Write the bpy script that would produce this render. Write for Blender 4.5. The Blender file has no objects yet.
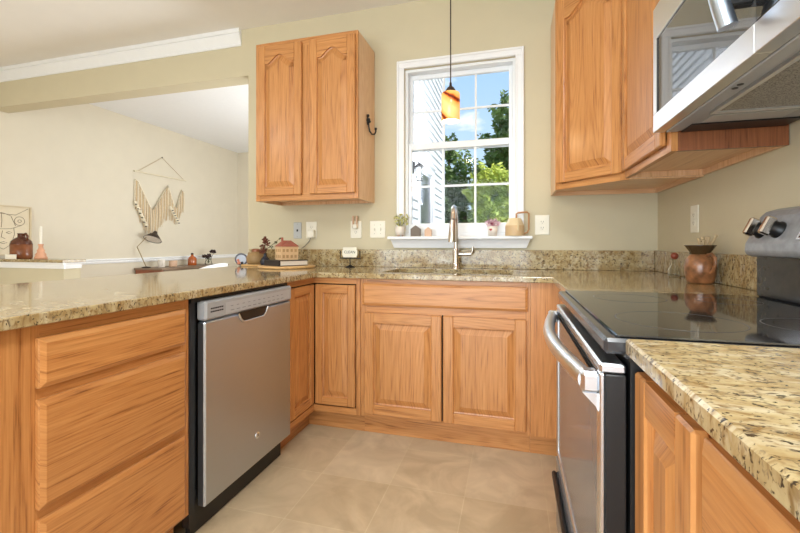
import bpy, math, random
from mathutils import Matrix, Vector
random.seed(7)
S = bpy.context.scene
C = S.collection
PI = math.pi

# ------------------------------------------------------------------ camera, sky, sun, lights, exposure
cam_d = bpy.data.cameras.new('camera'); cam = bpy.data.objects.new('camera', cam_d); C.objects.link(cam)
cam_d.sensor_width = 36; cam_d.lens = 36 * 406.78 / 800; cam_d.shift_y = -(266.5 - 243.8) / 800
cam_d.clip_start = 0.02
cam.location = (-0.8315, -2.7452, 1.0777); cam.rotation_euler = (PI / 2, 0, 0.2706)
S.camera = cam
S.view_settings.view_transform = 'Standard'; S.view_settings.look = 'None'
S.view_settings.exposure = 0.0; S.view_settings.gamma = 1; S.view_settings.use_curve_mapping = False

W = bpy.data.worlds.new('sky'); S.world = W; W.use_nodes = True
nt = W.node_tree; nt.nodes.clear()
def wn(t): return nt.nodes.new(t)
wo = wn('ShaderNodeOutputWorld'); bg = wn('ShaderNodeBackground'); tc = wn('ShaderNodeTexCoord')
sx = wn('ShaderNodeSeparateXYZ'); rp = wn('ShaderNodeValToRGB'); nz = wn('ShaderNodeTexNoise'); cr = wn('ShaderNodeValToRGB')
mp = wn('ShaderNodeMapping'); mx = wn('ShaderNodeMix'); mx.data_type = 'RGBA'
nt.links.new(tc.outputs['Generated'], sx.inputs[0]); nt.links.new(sx.outputs['Z'], rp.inputs[0])
rp.color_ramp.elements[0].position = 0.0; rp.color_ramp.elements[0].color = (0.72, 0.89, 1.0, 1)
rp.color_ramp.elements[1].position = 0.55; rp.color_ramp.elements[1].color = (0.30, 0.58, 0.96, 1)
mp.inputs['Scale'].default_value = (3, 3, 7); nt.links.new(tc.outputs['Generated'], mp.inputs[0])
nt.links.new(mp.outputs[0], nz.inputs['Vector']); nz.inputs['Scale'].default_value = 1.4; nz.inputs['Detail'].default_value = 6
cr.color_ramp.elements[0].position = 0.58; cr.color_ramp.elements[0].color = (0, 0, 0, 1)
cr.color_ramp.elements[1].position = 0.68; cr.color_ramp.elements[1].color = (1, 1, 1, 1)
nt.links.new(nz.outputs[0], cr.inputs[0]); nt.links.new(cr.outputs[0], mx.inputs['Factor'])
nt.links.new(rp.outputs[0], mx.inputs['A']); mx.inputs['B'].default_value = (1.15, 1.15, 1.15, 1)
nt.links.new(mx.outputs['Result'], bg.inputs['Color']); bg.inputs['Strength'].default_value = 1.1
nt.links.new(bg.outputs[0], wo.inputs[0])

sun_d = bpy.data.lights.new('sun', 'SUN'); sun_d.energy = 4.6; sun_d.angle = 0.01; sun_d.color = (1, 0.95, 0.86)
sun = bpy.data.objects.new('sun', sun_d); C.objects.link(sun)
sun.rotation_euler = Vector((-0.8, 0.22, -0.95)).to_track_quat('-Z', 'Y').to_euler()

def area(name, loc, size, energy, target, color=(1, 0.97, 0.92), size_y=None):
    d = bpy.data.lights.new(name, 'AREA'); d.energy = energy; d.color = color; d.shape = 'RECTANGLE'; d.size = size; d.size_y = size_y or size
    o = bpy.data.objects.new(name, d); C.objects.link(o); o.location = loc
    o.rotation_euler = (Vector(target) - Vector(loc)).to_track_quat('-Z', 'Y').to_euler()
    return o
# added area fills: one inside an unseen rear door, one brightening the dining ceiling
area('fill_rear', (-1.95, -4.93, 1.25), 2.8, 132, (-1.2, 0, 1.2), (0.86, 0.94, 1.0), 2.1)
area('fill_dining', (-2.12, 1.6, 1.35), 1.6, 118, (-4.0, 1.6, 2.7), (0.88, 0.95, 1.0), 1.9)

# ------------------------------------------------------------------ colour and material helpers
def lin(c): return c / 12.92 if c <= 0.04045 else ((c + 0.055) / 1.055) ** 2.4
def rgb(r, g, b): return (lin(r / 255), lin(g / 255), lin(b / 255), 1)
def newmat(name):
    m = bpy.data.materials.new(name); m.use_nodes = True
    return m, m.node_tree, m.node_tree.nodes['Principled BSDF']
def plain(name, col, rough=0.5, metal=0.0, noise=0.0, nscale=20, bump=0.0, coat=0.0, spec=0.5):
    m, t, b = newmat(name)
    b.inputs['Base Color'].default_value = col; b.inputs['Roughness'].default_value = rough; b.inputs['Metallic'].default_value = metal
    b.inputs['Coat Weight'].default_value = coat; b.inputs['Specular IOR Level'].default_value = spec
    n = t.nodes.new('ShaderNodeTexNoise'); g = t.nodes.new('ShaderNodeNewGeometry'); n.inputs['Scale'].default_value = nscale
    n.inputs['Detail'].default_value = 5
    t.links.new(g.outputs['Position'], n.inputs['Vector'])
    r = t.nodes.new('ShaderNodeValToRGB'); k = noise
    r.color_ramp.elements[0].position = 0.3; r.color_ramp.elements[1].position = 0.7
    r.color_ramp.elements[0].color = tuple(c * (1 - k) for c in col[:3]) + (1,)
    r.color_ramp.elements[1].color = tuple(min(1, c * (1 + k)) for c in col[:3]) + (1,)
    t.links.new(n.outputs[0], r.inputs[0]); t.links.new(r.outputs[0], b.inputs['Base Color'])
    if bump:
        bu = t.nodes.new('ShaderNodeBump'); bu.inputs['Strength'].default_value = bump; bu.inputs['Distance'].default_value = 0.002
        t.links.new(n.outputs[0], bu.inputs['Height']); t.links.new(bu.outputs[0], b.inputs['Normal'])
    return m

def oak(name, light, mid, dark, rough=0.36):
    m, t, b = newmat(name); N = t.nodes.new; L = t.links.new
    uv = N('ShaderNodeUVMap'); uv.uv_map = 'grain'
    def noise(sc, det, rgh=0.5):
        mpn = N('ShaderNodeMapping'); mpn.inputs['Scale'].default_value = sc; L(uv.outputs[0], mpn.inputs[0])
        n = N('ShaderNodeTexNoise'); n.inputs['Scale'].default_value = 1.0; n.inputs['Detail'].default_value = det; n.inputs['Roughness'].default_value = rgh; L(mpn.outputs[0], n.inputs['Vector']); return n.outputs[0]
    def ma(op, a, bb, c=None):
        x = N('ShaderNodeMath'); x.operation = op
        for k, v in enumerate((a, bb, c)):
            if v is None: continue
            if isinstance(v, (int, float)): x.inputs[k].default_value = v
            else: L(v, x.inputs[k])
        return x.outputs[0]
    n1 = noise((0.8, 8.5, 1), 1.0)
    ph = ma('MULTIPLY', n1, 95.0)
    ring = ma('MULTIPLY_ADD', ma('SINE', ph, 0), 0.5, 0.5)
    ring = ma('POWER', ring, 0.8)
    pore = noise((6, 240, 1), 4, 0.65)
    streak = noise((1.6, 60, 1), 3, 0.6)
    blend = ma('ADD', ma('MULTIPLY', ring, 0.11), ma('ADD', ma('MULTIPLY', pore, 0.66), ma('MULTIPLY', streak, 0.42)))
    ramp = N('ShaderNodeValToRGB'); ramp.color_ramp.elements[0].position = 0.38; ramp.color_ramp.elements[0].color = dark
    ramp.color_ramp.elements[1].position = 0.76; ramp.color_ramp.elements[1].color = light
    e = ramp.color_ramp.elements.new(0.53); e.color = mid
    L(blend, ramp.inputs[0])
    big = noise((0.7, 4, 1), 1.0)
    hs = N('ShaderNodeHueSaturation'); L(ramp.outputs[0], hs.inputs['Color']); L(ma('MULTIPLY_ADD', big, 0.22, 0.90), hs.inputs['Value']); L(hs.outputs[0], b.inputs['Base Color'])
    b.inputs['Roughness'].default_value = rough; b.inputs['Coat Weight'].default_value = 0.15; b.inputs['Coat Roughness'].default_value = 0.22
    bu = N('ShaderNodeBump'); bu.inputs['Strength'].default_value = 0.08; bu.inputs['Distance'].default_value = 0.001
    L(blend, bu.inputs['Height']); L(bu.outputs[0], b.inputs['Normal'])
    return m

def granite(name):
    m, t, b = newmat(name); N = t.nodes.new; L = t.links.new
    g = N('ShaderNodeNewGeometry')
    def noise(scale, detail=4, stretch=(1, 1, 1), dist=0.0):
        mp = N('ShaderNodeMapping'); mp.inputs['Scale'].default_value = stretch; mp.inputs['Rotation'].default_value = (0, 0, 0.45)
        L(g.outputs['Position'], mp.inputs[0])
        n = N('ShaderNodeTexNoise'); n.inputs['Scale'].default_value = scale; n.inputs['Detail'].default_value = detail; n.inputs['Distortion'].default_value = dist
        L(mp.outputs[0], n.inputs['Vector']); return n.outputs[0]
    def step(src, a, bb):
        r = N('ShaderNodeValToRGB'); r.color_ramp.elements[0].position = a; r.color_ramp.elements[1].position = bb
        r.color_ramp.elements[0].color = (0, 0, 0, 1); r.color_ramp.elements[1].color = (1, 1, 1, 1); L(src, r.inputs[0]); return r.outputs[0]
    def mix(f, a, c):
        x = N('ShaderNodeMix'); x.data_type = 'RGBA'; L(f, x.inputs['Factor'])
        for k, v in (('A', a), ('B', c)):
            if isinstance(v, tuple): x.inputs[k].default_value = v
            else: L(v, x.inputs[k])
        return x.outputs['Result']
    base = mix(step(noise(24, 7, (1, 1.6, 1), 0.4), 0.36, 0.66), rgb(190, 172, 130), rgb(162, 136, 92))
    base = mix(step(noise(13, 6, (1, 2.2, 1), 1.0), 0.50, 0.72), base, rgb(202, 190, 160))
    base = mix(step(noise(40, 8, (1, 1.9, 1), 0.8), 0.50, 0.68), base, rgb(136, 108, 68))
    base = mix(step(noise(58, 6, (1, 1.7, 1), 0.6), 0.58, 0.68), base, rgb(106, 92, 74))
    base = mix(step(noise(120, 5, (1, 1.3, 1), 0.4), 0.585, 0.66), base, rgb(62, 51, 39))
    L(base, b.inputs['Base Color']); b.inputs['Roughness'].default_value = 0.09; b.inputs['Specular IOR Level'].default_value = 0.4
    return m

def tile_mat():
    m, t, b = newmat('stone_tile'); N = t.nodes.new; L = t.links.new
    g = N('ShaderNodeNewGeometry'); mp = N('ShaderNodeMapping'); mp.inputs['Location'].default_value = (1.03, 0.675, 0)
    L(g.outputs['Position'], mp.inputs[0])
    br = N('ShaderNodeTexBrick'); br.offset = 0.0; br.squash = 1.0
    br.inputs['Scale'].default_value = 1.0; br.inputs['Brick Width'].default_value = 0.333; br.inputs['Row Height'].default_value = 0.327
    br.inputs['Mortar Size'].default_value = 0.0022; br.inputs['Mortar Smooth'].default_value = 0.4
    br.inputs['Color1'].default_value = rgb(214, 196, 167); br.inputs['Color2'].default_value = rgb(203, 182, 150); br.inputs['Mortar'].default_value = rgb(216, 200, 168)
    L(mp.outputs[0], br.inputs['Vector'])
    n = N('ShaderNodeTexNoise'); n.inputs['Scale'].default_value = 4.5; n.inputs['Detail'].default_value = 10; n.inputs['Distortion'].default_value = 1.6
    L(g.outputs['Position'], n.inputs['Vector'])
    r = N('ShaderNodeValToRGB'); r.color_ramp.elements[0].position = 0.35; r.color_ramp.elements[0].color = (0.84, 0.81, 0.76, 1)
    r.color_ramp.elements[1].position = 0.68; r.color_ramp.elements[1].color = (1.08, 1.08, 1.06, 1); L(n.outputs[0], r.inputs[0])
    x = N('ShaderNodeMix'); x.data_type = 'RGBA'; x.blend_type = 'MULTIPLY'; x.inputs['Factor'].default_value = 1
    L(br.outputs['Color'], x.inputs['A']); L(r.outputs[0], x.inputs['B']); L(x.outputs['Result'], b.inputs['Base Color'])
    b.inputs['Roughness'].default_value = 0.42
    bu = N('ShaderNodeBump'); bu.inputs['Strength'].default_value = 0.25; bu.inputs['Distance'].default_value = 0.002
    L(n.outputs[0], bu.inputs['Height']); L(bu.outputs[0], b.inputs['Normal'])
    return m

def steel(name, col, rough, stretch=(2, 2, 300), aniso=0.0):
    m, t, b = newmat(name); N = t.nodes.new; L = t.links.new
    g = N('ShaderNodeNewGeometry'); mp = N('ShaderNodeMapping'); mp.inputs['Scale'].default_value = stretch; L(g.outputs['Position'], mp.inputs[0])
    n = N('ShaderNodeTexNoise'); n.inputs['Scale'].default_value = 1; n.inputs['Detail'].default_value = 3; L(mp.outputs[0], n.inputs['Vector'])
    r = N('ShaderNodeMapRange'); r.inputs['To Min'].default_value = rough - 0.06; r.inputs['To Max'].default_value = rough + 0.08; L(n.outputs[0], r.inputs[0])
    L(r.outputs[0], b.inputs['Roughness']); b.inputs['Base Color'].default_value = col; b.inputs['Metallic'].default_value = 1
    b.inputs['Anisotropic'].default_value = aniso
    if aniso:
        tg = N('ShaderNodeTangent'); tg.direction_type = 'RADIAL'; tg.axis = 'Z'; L(tg.outputs[0], b.inputs['Tangent']); b.inputs['Anisotropic Rotation'].default_value = 0.25
    return m

def glass_mat(name, tint=(1, 1, 1, 1), gloss=1.0, tfac=1.0):
    m = bpy.data.materials.new(name); m.use_nodes = True; t = m.node_tree; t.nodes.clear(); N = t.nodes.new
    o = N('ShaderNodeOutputMaterial'); mi = N('ShaderNodeMixShader'); tr = N('ShaderNodeBsdfTransparent'); gl = N('ShaderNodeBsdfGlossy'); f = N('ShaderNodeFresnel')
    tr.inputs[0].default_value = tint; gl.inputs['Roughness'].default_value = 0.01; f.inputs['IOR'].default_value = 1.18
    t.links.new(f.outputs[0], mi.inputs[0]); t.links.new(tr.outputs[0], mi.inputs[1]); t.links.new(gl.outputs[0], mi.inputs[2]); t.links.new(mi.outputs[0], o.inputs[0])
    return m

def emit(name, col, s):
    m, t, b = newmat(name); b.inputs['Base Color'].default_value = col; b.inputs['Emission Color'].default_value = col; b.inputs['Emission Strength'].default_value = s
    return m

M = {}
M['wall'] = plain('khaki_wall_paint', rgb(206, 195, 166), 0.75, noise=0.015, nscale=6, spec=0.25)
M['wall_dining'] = plain('khaki_wall_paint_lit', rgb(220, 210, 190), 0.75, noise=0.015, nscale=6, spec=0.25)  # same wall paint, with the dining room's different light put into its colour
M['ceiling'] = plain('beige_ceiling_paint', rgb(238, 234, 228), 0.85, noise=0.01, nscale=6, spec=0.2)
M['ceiling_white'] = plain('white_ceiling_paint', rgb(240, 240, 240), 0.8, noise=0.01, spec=0.2)
M['white'] = plain('white_trim_paint', rgb(240, 240, 240), 0.35, noise=0.01)
M['vinyl'] = plain('white_window_vinyl', rgb(238, 240, 242), 0.3, noise=0.01)
M['oak'] = oak('honey_oak', rgb(206, 147, 88), rgb(187, 125, 69), rgb(122, 71, 34))
M['oak_side'] = oak('pale_oak_veneer', rgb(232, 192, 150), rgb(220, 174, 130), rgb(190, 142, 100))
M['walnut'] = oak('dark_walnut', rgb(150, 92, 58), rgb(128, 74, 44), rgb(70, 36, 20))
M['granite'] = granite('gold_granite')
M['tile'] = tile_mat()
M['steel'] = steel('brushed_steel', (0.52, 0.61, 0.73, 1), 0.38, (3, 3, 260), 0.75)
M['steel_light'] = steel('satin_steel', (0.72, 0.75, 0.79, 1), 0.30)
M['nickel'] = steel('brushed_nickel', (0.66, 0.60, 0.54, 1), 0.18)
M['panel_grey'] = plain('grey_control_plastic', rgb(164, 166, 169), 0.35, noise=0.02)
M['black'] = plain('black_plastic', rgb(22, 22, 23), 0.4, noise=0.05)
M['void'] = plain('recess_shade', rgb(12, 11, 10), 0.9)  # near-black colour that gives gaps and slots their shade
M['enamel'] = plain('black_enamel', rgb(58, 58, 60), 0.14, noise=0.1, nscale=60)
M['enamel_grey'] = plain('enamel_with_reflection', rgb(150, 152, 156), 0.32, noise=0.16, nscale=50)  # black enamel; the grey of the reflected ceiling is put into its colour
M['ceran'] = plain('black_ceramic_glass', rgb(34, 34, 35), 0.05, noise=.25, nscale=300, spec=0.9)
M['darkglass'] = plain('oven_glass_with_haze', rgb(116, 117, 120), 0.12, spec=0.15)  # black glass; the greyed reflection of the cabinets is put into its colour
M['mwglass'] = plain('microwave_door_glass', rgb(72, 74, 76), 0.03, spec=1.6)
M['glass'] = glass_mat('window_glass')
M['clear'] = glass_mat('clear_glass', (0.93, 0.95, 0.94, 1))
M['ivory'] = plain('ivory_plastic', rgb(236, 230, 212), 0.35, noise=0.01)
M['slot'] = plain('outlet_slot_shadow', rgb(120, 112, 98), 0.6)
M['grey_plate'] = plain('grey_metal_plate', rgb(186, 188, 188), 0.35, 0.3)
M['filter'] = None
M['iron'] = plain('black_iron', rgb(26, 23, 22), 0.4, 0.3)
M['pot_white'] = plain('white_ceramic', rgb(232, 222, 210), 0.4, noise=0.03)
M['stoneware'] = plain('tan_stoneware', rgb(158, 126, 82), 0.55, noise=0.12, nscale=40, bump=0.3)
M['stoneware_dark'] = plain('brown_glaze', rgb(92, 50, 32), 0.25, noise=0.2, nscale=30)
M['jugclay'] = plain('red_brown_clay', rgb(148, 98, 62), 0.28, noise=0.5, nscale=34, coat=0.3)
M['jugrim'] = plain('olive_brown_glaze', rgb(74, 54, 32), 0.25, noise=0.2, nscale=40, coat=0.3)
M['board'] = oak('maple_board', rgb(226, 186, 128), rgb(214, 170, 110), rgb(182, 134, 78))
M['paper'] = plain('paper_pages', rgb(228, 220, 208), 0.8, noise=0.03, nscale=200)
M['bookblack'] = plain('black_book_cloth', rgb(38, 32, 32), 0.6, noise=0.05)
M['clay_pink'] = plain('terracotta_roof', rgb(168, 98, 80), 0.7, noise=0.08)
M['housewall'] = plain('sandy_house_clay', rgb(222, 186, 142), 0.7, noise=0.06)
M['housewin'] = plain('dark_sand_recess', rgb(186, 146, 100), 0.8)
M['slate'] = plain('navy_glaze', rgb(34, 34, 46), 0.25, noise=0.1)
M['dryred'] = plain('dried_red_petals', rgb(112, 56, 40), 0.8, noise=0.25, nscale=80)
M['sprig'] = plain('dried_green_sprig', rgb(92, 90, 62), 0.8, noise=0.2)
M['leaf'] = plain('yellow_green_leaf', rgb(192, 188, 122), 0.6, noise=0.25, nscale=80)
M['pink'] = plain('pink_petals', rgb(226, 186, 196), 0.7, noise=0.25, nscale=90)
M['magenta'] = plain('magenta_petals', rgb(150, 66, 92), 0.7, noise=0.25, nscale=90)
M['heart'] = plain('red_heart_glaze', rgb(190, 40, 44), 0.4)
M['cream'] = plain('cream_enamel', rgb(226, 206, 166), 0.45, noise=0.02)
M['copper'] = plain('brown_handle_wood', rgb(178, 128, 82), 0.45, noise=0.08)
M['taupe'] = plain('taupe_wood', rgb(116, 104, 92), 0.6, noise=0.06)
M['tan'] = plain('tan_wood', rgb(214, 178, 150), 0.6, noise=0.05)
M['cotton'] = plain('cotton_yarn', rgb(214, 188, 150), 0.95, noise=0.12, nscale=60)
M['cotton_white'] = plain('pale_cotton_yarn', rgb(236, 224, 200), 0.95, noise=0.08, nscale=60)
M['string'] = plain('tan_string', rgb(196, 172, 134), 0.9)
M['dowel'] = plain('pale_dowel', rgb(232, 220, 194), 0.6)
M['brass'] = plain('aged_brass', rgb(150, 130, 92), 0.35, 0.7)
M['lampdark'] = plain('dark_bronze', rgb(60, 48, 40), 0.35, 0.4)
M['amber'] = plain('amber_glass', rgb(168, 84, 34), 0.1, noise=0.2, nscale=12, spec=0.8)
M['dkflower'] = plain('dark_maroon_flowers', rgb(60, 36, 34), 0.8, noise=0.2)
M['candle'] = plain('white_wax', rgb(240, 234, 220), 0.5)
M['peach'] = plain('peach_turned_wood', rgb(214, 158, 124), 0.5, noise=0.06)
M['canvas'] = plain('cream_canvas', rgb(222, 208, 180), 0.8, noise=0.02)
M['ink'] = plain('dark_line_wire', rgb(110, 92, 68), 0.7)
M['desk'] = oak('brown_desk_wood', rgb(164, 96, 62), rgb(146, 80, 50), rgb(96, 48, 28))
M['desktop'] = plain('desk_wood_greyed_by_light', rgb(138, 116, 96), 0.5, noise=0.1, nscale=14)  # brown desk wood, its greying by light put into the colour
M['shell'] = plain('white_shell_plastic', rgb(244, 244, 244), 0.3)
M['bluerim'] = plain('slate_blue_glaze', rgb(96, 98, 112), 0.3, noise=0.1)
M['palblue'] = plain('pale_blue_glaze', rgb(200, 208, 224), 0.3, noise=0.1, nscale=40)
M['orange'] = plain('coral_glaze', rgb(214, 134, 104), 0.4, noise=0.15, nscale=60)
M['redball'] = plain('red_brown_wood_ball', rgb(140, 66, 46), 0.4)
M['siding'] = plain('white_vinyl_siding', rgb(236, 236, 240), 0.5, noise=0.02)
M['bark'] = plain('grey_brown_bark', rgb(84, 70, 56), 0.9, noise=0.3, nscale=12)
M['grass'] = plain('lawn_green', rgb(120, 122, 98), 0.9, noise=0.3, nscale=3)
M['screen'] = plain('dark_screen_glass', rgb(70, 72, 80), 0.2, noise=0.1)
def leafm(name, a, bb):
    m, t, b = newmat(name); N = t.nodes.new
    n = N('ShaderNodeTexNoise'); n.inputs['Scale'].default_value = 1.1; n.inputs['Detail'].default_value = 6; g = N('ShaderNodeNewGeometry'); t.links.new(g.outputs['Position'], n.inputs['Vector'])
    r = N('ShaderNodeValToRGB'); r.color_ramp.elements[0].position = 0.35; r.color_ramp.elements[0].color = a; r.color_ramp.elements[1].position = 0.65; r.color_ramp.elements[1].color = bb
    t.links.new(n.outputs[0], r.inputs[0]); t.links.new(r.outputs[0], b.inputs['Base Color']); b.inputs['Roughness'].default_value = 0.55
    b.inputs['Transmission Weight'].default_value = 0.0
    return m
M['leaf_dark'] = leafm('deep_green_foliage', rgb(58, 84, 36), rgb(122, 148, 66))
M['leaf_bright'] = leafm('yellow_green_foliage', rgb(140, 166, 52), rgb(210, 216, 96))
M['leaf_mid'] = leafm('mid_green_foliage', rgb(84, 110, 46), rgb(158, 176, 84))
def mesh_filter():
    m, t, b = newmat('metal_grease_mesh'); N = t.nodes.new
    v = N('ShaderNodeTexVoronoi'); v.inputs['Scale'].default_value = 260; g = N('ShaderNodeNewGeometry'); t.links.new(g.outputs['Position'], v.inputs['Vector'])
    r = N('ShaderNodeValToRGB'); r.color_ramp.elements[0].position = 0.1; r.color_ramp.elements[0].color = rgb(60, 58, 55); r.color_ramp.elements[1].position = 0.6; r.color_ramp.elements[1].color = rgb(178, 174, 166)
    t.links.new(v.outputs['Distance'], r.inputs[0]); t.links.new(r.outputs[0], b.inputs['Base Color']); b.inputs['Roughness'].default_value = 0.5; b.inputs['Metallic'].default_value = 0.4
    bu = N('ShaderNodeBump'); bu.inputs['Strength'].default_value = 0.6; bu.inputs['Distance'].default_value = 0.002; t.links.new(v.outputs['Distance'], bu.inputs['Height']); t.links.new(bu.outputs[0], b.inputs['Normal'])
    return m
M['filter'] = mesh_filter()
def amber_shade():
    m, t, b = newmat('amber_art_glass'); N = t.nodes.new; L = t.links.new
    g = N('ShaderNodeTexCoord'); mp = N('ShaderNodeMapping'); mp.inputs['Scale'].default_value = (9, 9, 9); mp.inputs['Rotation'].default_value = (0.5, 0.95, 0.2); L(g.outputs['Object'], mp.inputs[0])
    w = N('ShaderNodeTexWave'); w.inputs['Scale'].default_value = 0.30; w.inputs['Distortion'].default_value = 5.5; w.inputs['Detail'].default_value = 3; w.inputs['Detail Scale'].default_value = 1.6; L(mp.outputs[0], w.inputs['Vector'])
    r = N('ShaderNodeValToRGB'); r.color_ramp.elements[0].position = 0.0; r.color_ramp.elements[0].color = rgb(96, 30, 12)
    r.color_ramp.elements[1].position = 0.13; r.color_ramp.elements[1].color = rgb(236, 166, 82); e = r.color_ramp.elements.new(0.045); e.color = rgb(196, 84, 28)
    e = r.color_ramp.elements.new(0.8); e.color = rgb(248, 204, 130)
    L(w.outputs[0], r.inputs[0]); L(r.outputs[0], b.inputs['Base Color']); L(r.outputs[0], b.inputs['Emission Color'])
    b.inputs['Emission Strength'].default_value = 0.45; b.inputs['Roughness'].default_value = 0.2
    return m
M['amber_shade'] = amber_shade()
M['ring'] = plain('grey_ring_print', rgb(72, 72, 74), .3)
M['lining'] = emit('lit_shade_lining', (1, 0.9, 0.68, 1), 1.1)
M['bulb'] = emit('lit_bulb', (1, 0.92, 0.74, 1), 3.0)
M['diffuser'] = emit('lit_diffuser', (1, 0.97, 0.9, 1), 1.2)

# ------------------------------------------------------------------ geometry helpers
WL = {}     # world position of each built object (all empties are unrotated)
class MB:
    def __init__(s): s.v = []; s.f = []; s.uv = []; s.sm = []; s.M = Matrix.Identity(4)
    def add(s, vs, fs, grain=None, smooth=False):
        o = len(s.v)
        for p in vs: s.v.append(s.M @ Vector(p))
        ro, rr = random.uniform(0, 30), random.uniform(0, 30)
        for f in fs:
            s.f.append([o + i for i in f]); s.sm.append(smooth)
            if grain is None: s.uv.append([(vs[i][0], vs[i][1]) for i in f])
            else:
                a = grain; b, c = [(1, 2), (0, 2), (0, 1)][a]
                s.uv.append([(vs[i][a] + ro, vs[i][b] + 0.93 * vs[i][c] + rr) for i in f])
        return s
    def box(s, x0, x1, y0, y1, z0, z1, ch=0.0, grain=None):
        x0, x1 = min(x0, x1), max(x0, x1); y0, y1 = min(y0, y1), max(y0, y1); z0, z1 = min(z0, z1), max(z0, z1)
        if ch <= 0:
            vs = [(x, y, z) for x in (x0, x1) for y in (y0, y1) for z in (z0, z1)]
            return s.add(vs, [(0, 1, 3, 2), (4, 6, 7, 5), (0, 4, 5, 1), (2, 3, 7, 6), (0, 2, 6, 4), (1, 5, 7, 3)], grain)
        ch = min(ch, (x1 - x0) * .49, (y1 - y0) * .49, (z1 - z0) * .49)
        lo = (x0, y0, z0); hi = (x1, y1, z1); vs = []; ix = {}
        for c in [(i, j, k) for i in (0, 1) for j in (0, 1) for k in (0, 1)]:
            for a in range(3):
                p = []
                for d in range(3):
                    q = hi[d] if c[d] else lo[d]
                    if d != a: q += -ch if c[d] else ch
                    p.append(q)
                ix[(c, a)] = len(vs); vs.append(tuple(p))
        fs = []
        for a in range(3):
            b, c = [(1, 2), (0, 2), (0, 1)][a]
            for sd in (0, 1):
                f = []
                for (i, j) in ((0, 0), (1, 0), (1, 1), (0, 1)):
                    k = [0, 0, 0]; k[a] = sd; k[b] = i; k[c] = j; f.append(ix[(tuple(k), a)])
                fs.append(f)
        for a in range(3):
            b, c = [(1, 2), (0, 2), (0, 1)][a]
            for i in (0, 1):
                for j in (0, 1):
                    k0 = [0, 0, 0]; k1 = [0, 0, 0]; k1[a] = 1; k0[b] = k1[b] = i; k0[c] = k1[c] = j
                    fs.append([ix[(tuple(k0), b)], ix[(tuple(k1), b)], ix[(tuple(k1), c)], ix[(tuple(k0), c)]])
        for c in [(i, j, k) for i in (0, 1) for j in (0, 1) for k in (0, 1)]:
            fs.append([ix[(c, 0)], ix[(c, 1)], ix[(c, 2)]])
        return s.add(vs, fs, grain)
    def prism(s, loop, ax, a0, a1, grain=None):     # loop in the other two axes (in order), extruded along ax
        def P(q, t):
            q = list(q); q.insert(ax, t); return tuple(q)
        n = len(loop); vs = [P(q, a0) for q in loop] + [P(q, a1) for q in loop]
        fs = [list(range(n))[::-1], list(range(n, 2 * n))] + [(i, (i + 1) % n, n + (i + 1) % n, n + i) for i in range(n)]
        return s.add(vs, fs, grain)
    def tube(s, pts, r, n=10, caps=True, sq=1.0, grain=None, closed=False):
        pts = [Vector(p) for p in pts]; m = len(pts); rs = r if isinstance(r, (list, tuple)) else [r] * m
        vs = []; up = None
        for i, p in enumerate(pts):
            if closed: t = pts[(i + 1) % m] - pts[i - 1]
            else: t = pts[min(i + 1, m - 1)] - pts[max(i - 1, 0)]
            t.normalize()
            if up is None: up = Vector((0, 0, 1)) if abs(t.z) < 0.9 else Vector((1, 0, 0))
            x = up.cross(t); 
            if x.length < 1e-5: x = Vector((1, 0, 0)).cross(t)
            x.normalize(); y = t.cross(x); up = y
            for k in range(n):
                a = 2 * PI * k / n; vs.append(tuple(p + (x * math.cos(a) + y * math.sin(a) * sq) * rs[i]))
        fs = []
        for i in range(m if closed else m - 1):
            j = (i + 1) % m
            for k in range(n):
                fs.append((i * n + k, i * n + (k + 1) % n, j * n + (k + 1) % n, j * n + k))
        s.add(vs, fs, grain, True)
        if caps and not closed:
            s.add(vs[:n], [tuple(range(n))[::-1]], grain); s.add(vs[-n:], [tuple(range(n))], grain)
        return s
    def lathe(s, prof, c=(0, 0, 0), n=28, grain=None, caps=True):
        vs = []; fs = []
        for (r, z) in prof:
            for k in range(n):
                a = 2 * PI * k / n; vs.append((c[0] + r * math.cos(a), c[1] + r * math.sin(a), c[2] + z))
        for i in range(len(prof) - 1):
            for k in range(n):
                fs.append((i * n + k, i * n + (k + 1) % n, (i + 1) * n + (k + 1) % n, (i + 1) * n + k))
        s.add(vs, fs, grain, True)
        for i, rev in ((0, True), (len(prof) - 1, False)):
            if caps and prof[i][0] > 1e-4:
                ring = vs[i * n:(i + 1) * n]; s.add(ring, [tuple(range(n))[::-1] if rev else tuple(range(n))], grain)
        return s
    def ball(s, c, r, n=14, sz=1.0, rx=1.0):
        m = n // 2; vs = []; fs = []
        for i in range(m + 1):
            th = PI * i / m
            for k in range(n):
                a = 2 * PI * k / n
                vs.append((c[0] + r * rx * math.sin(th) * math.cos(a), c[1] + r * math.sin(th) * math.sin(a), c[2] - r * sz * math.cos(th)))
        for i in range(m):
            for k in range(n): fs.append((i * n + k, i * n + (k + 1) % n, (i + 1) * n + (k + 1) % n, (i + 1) * n + k))
        return s.add(vs, fs, None, True)
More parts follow.
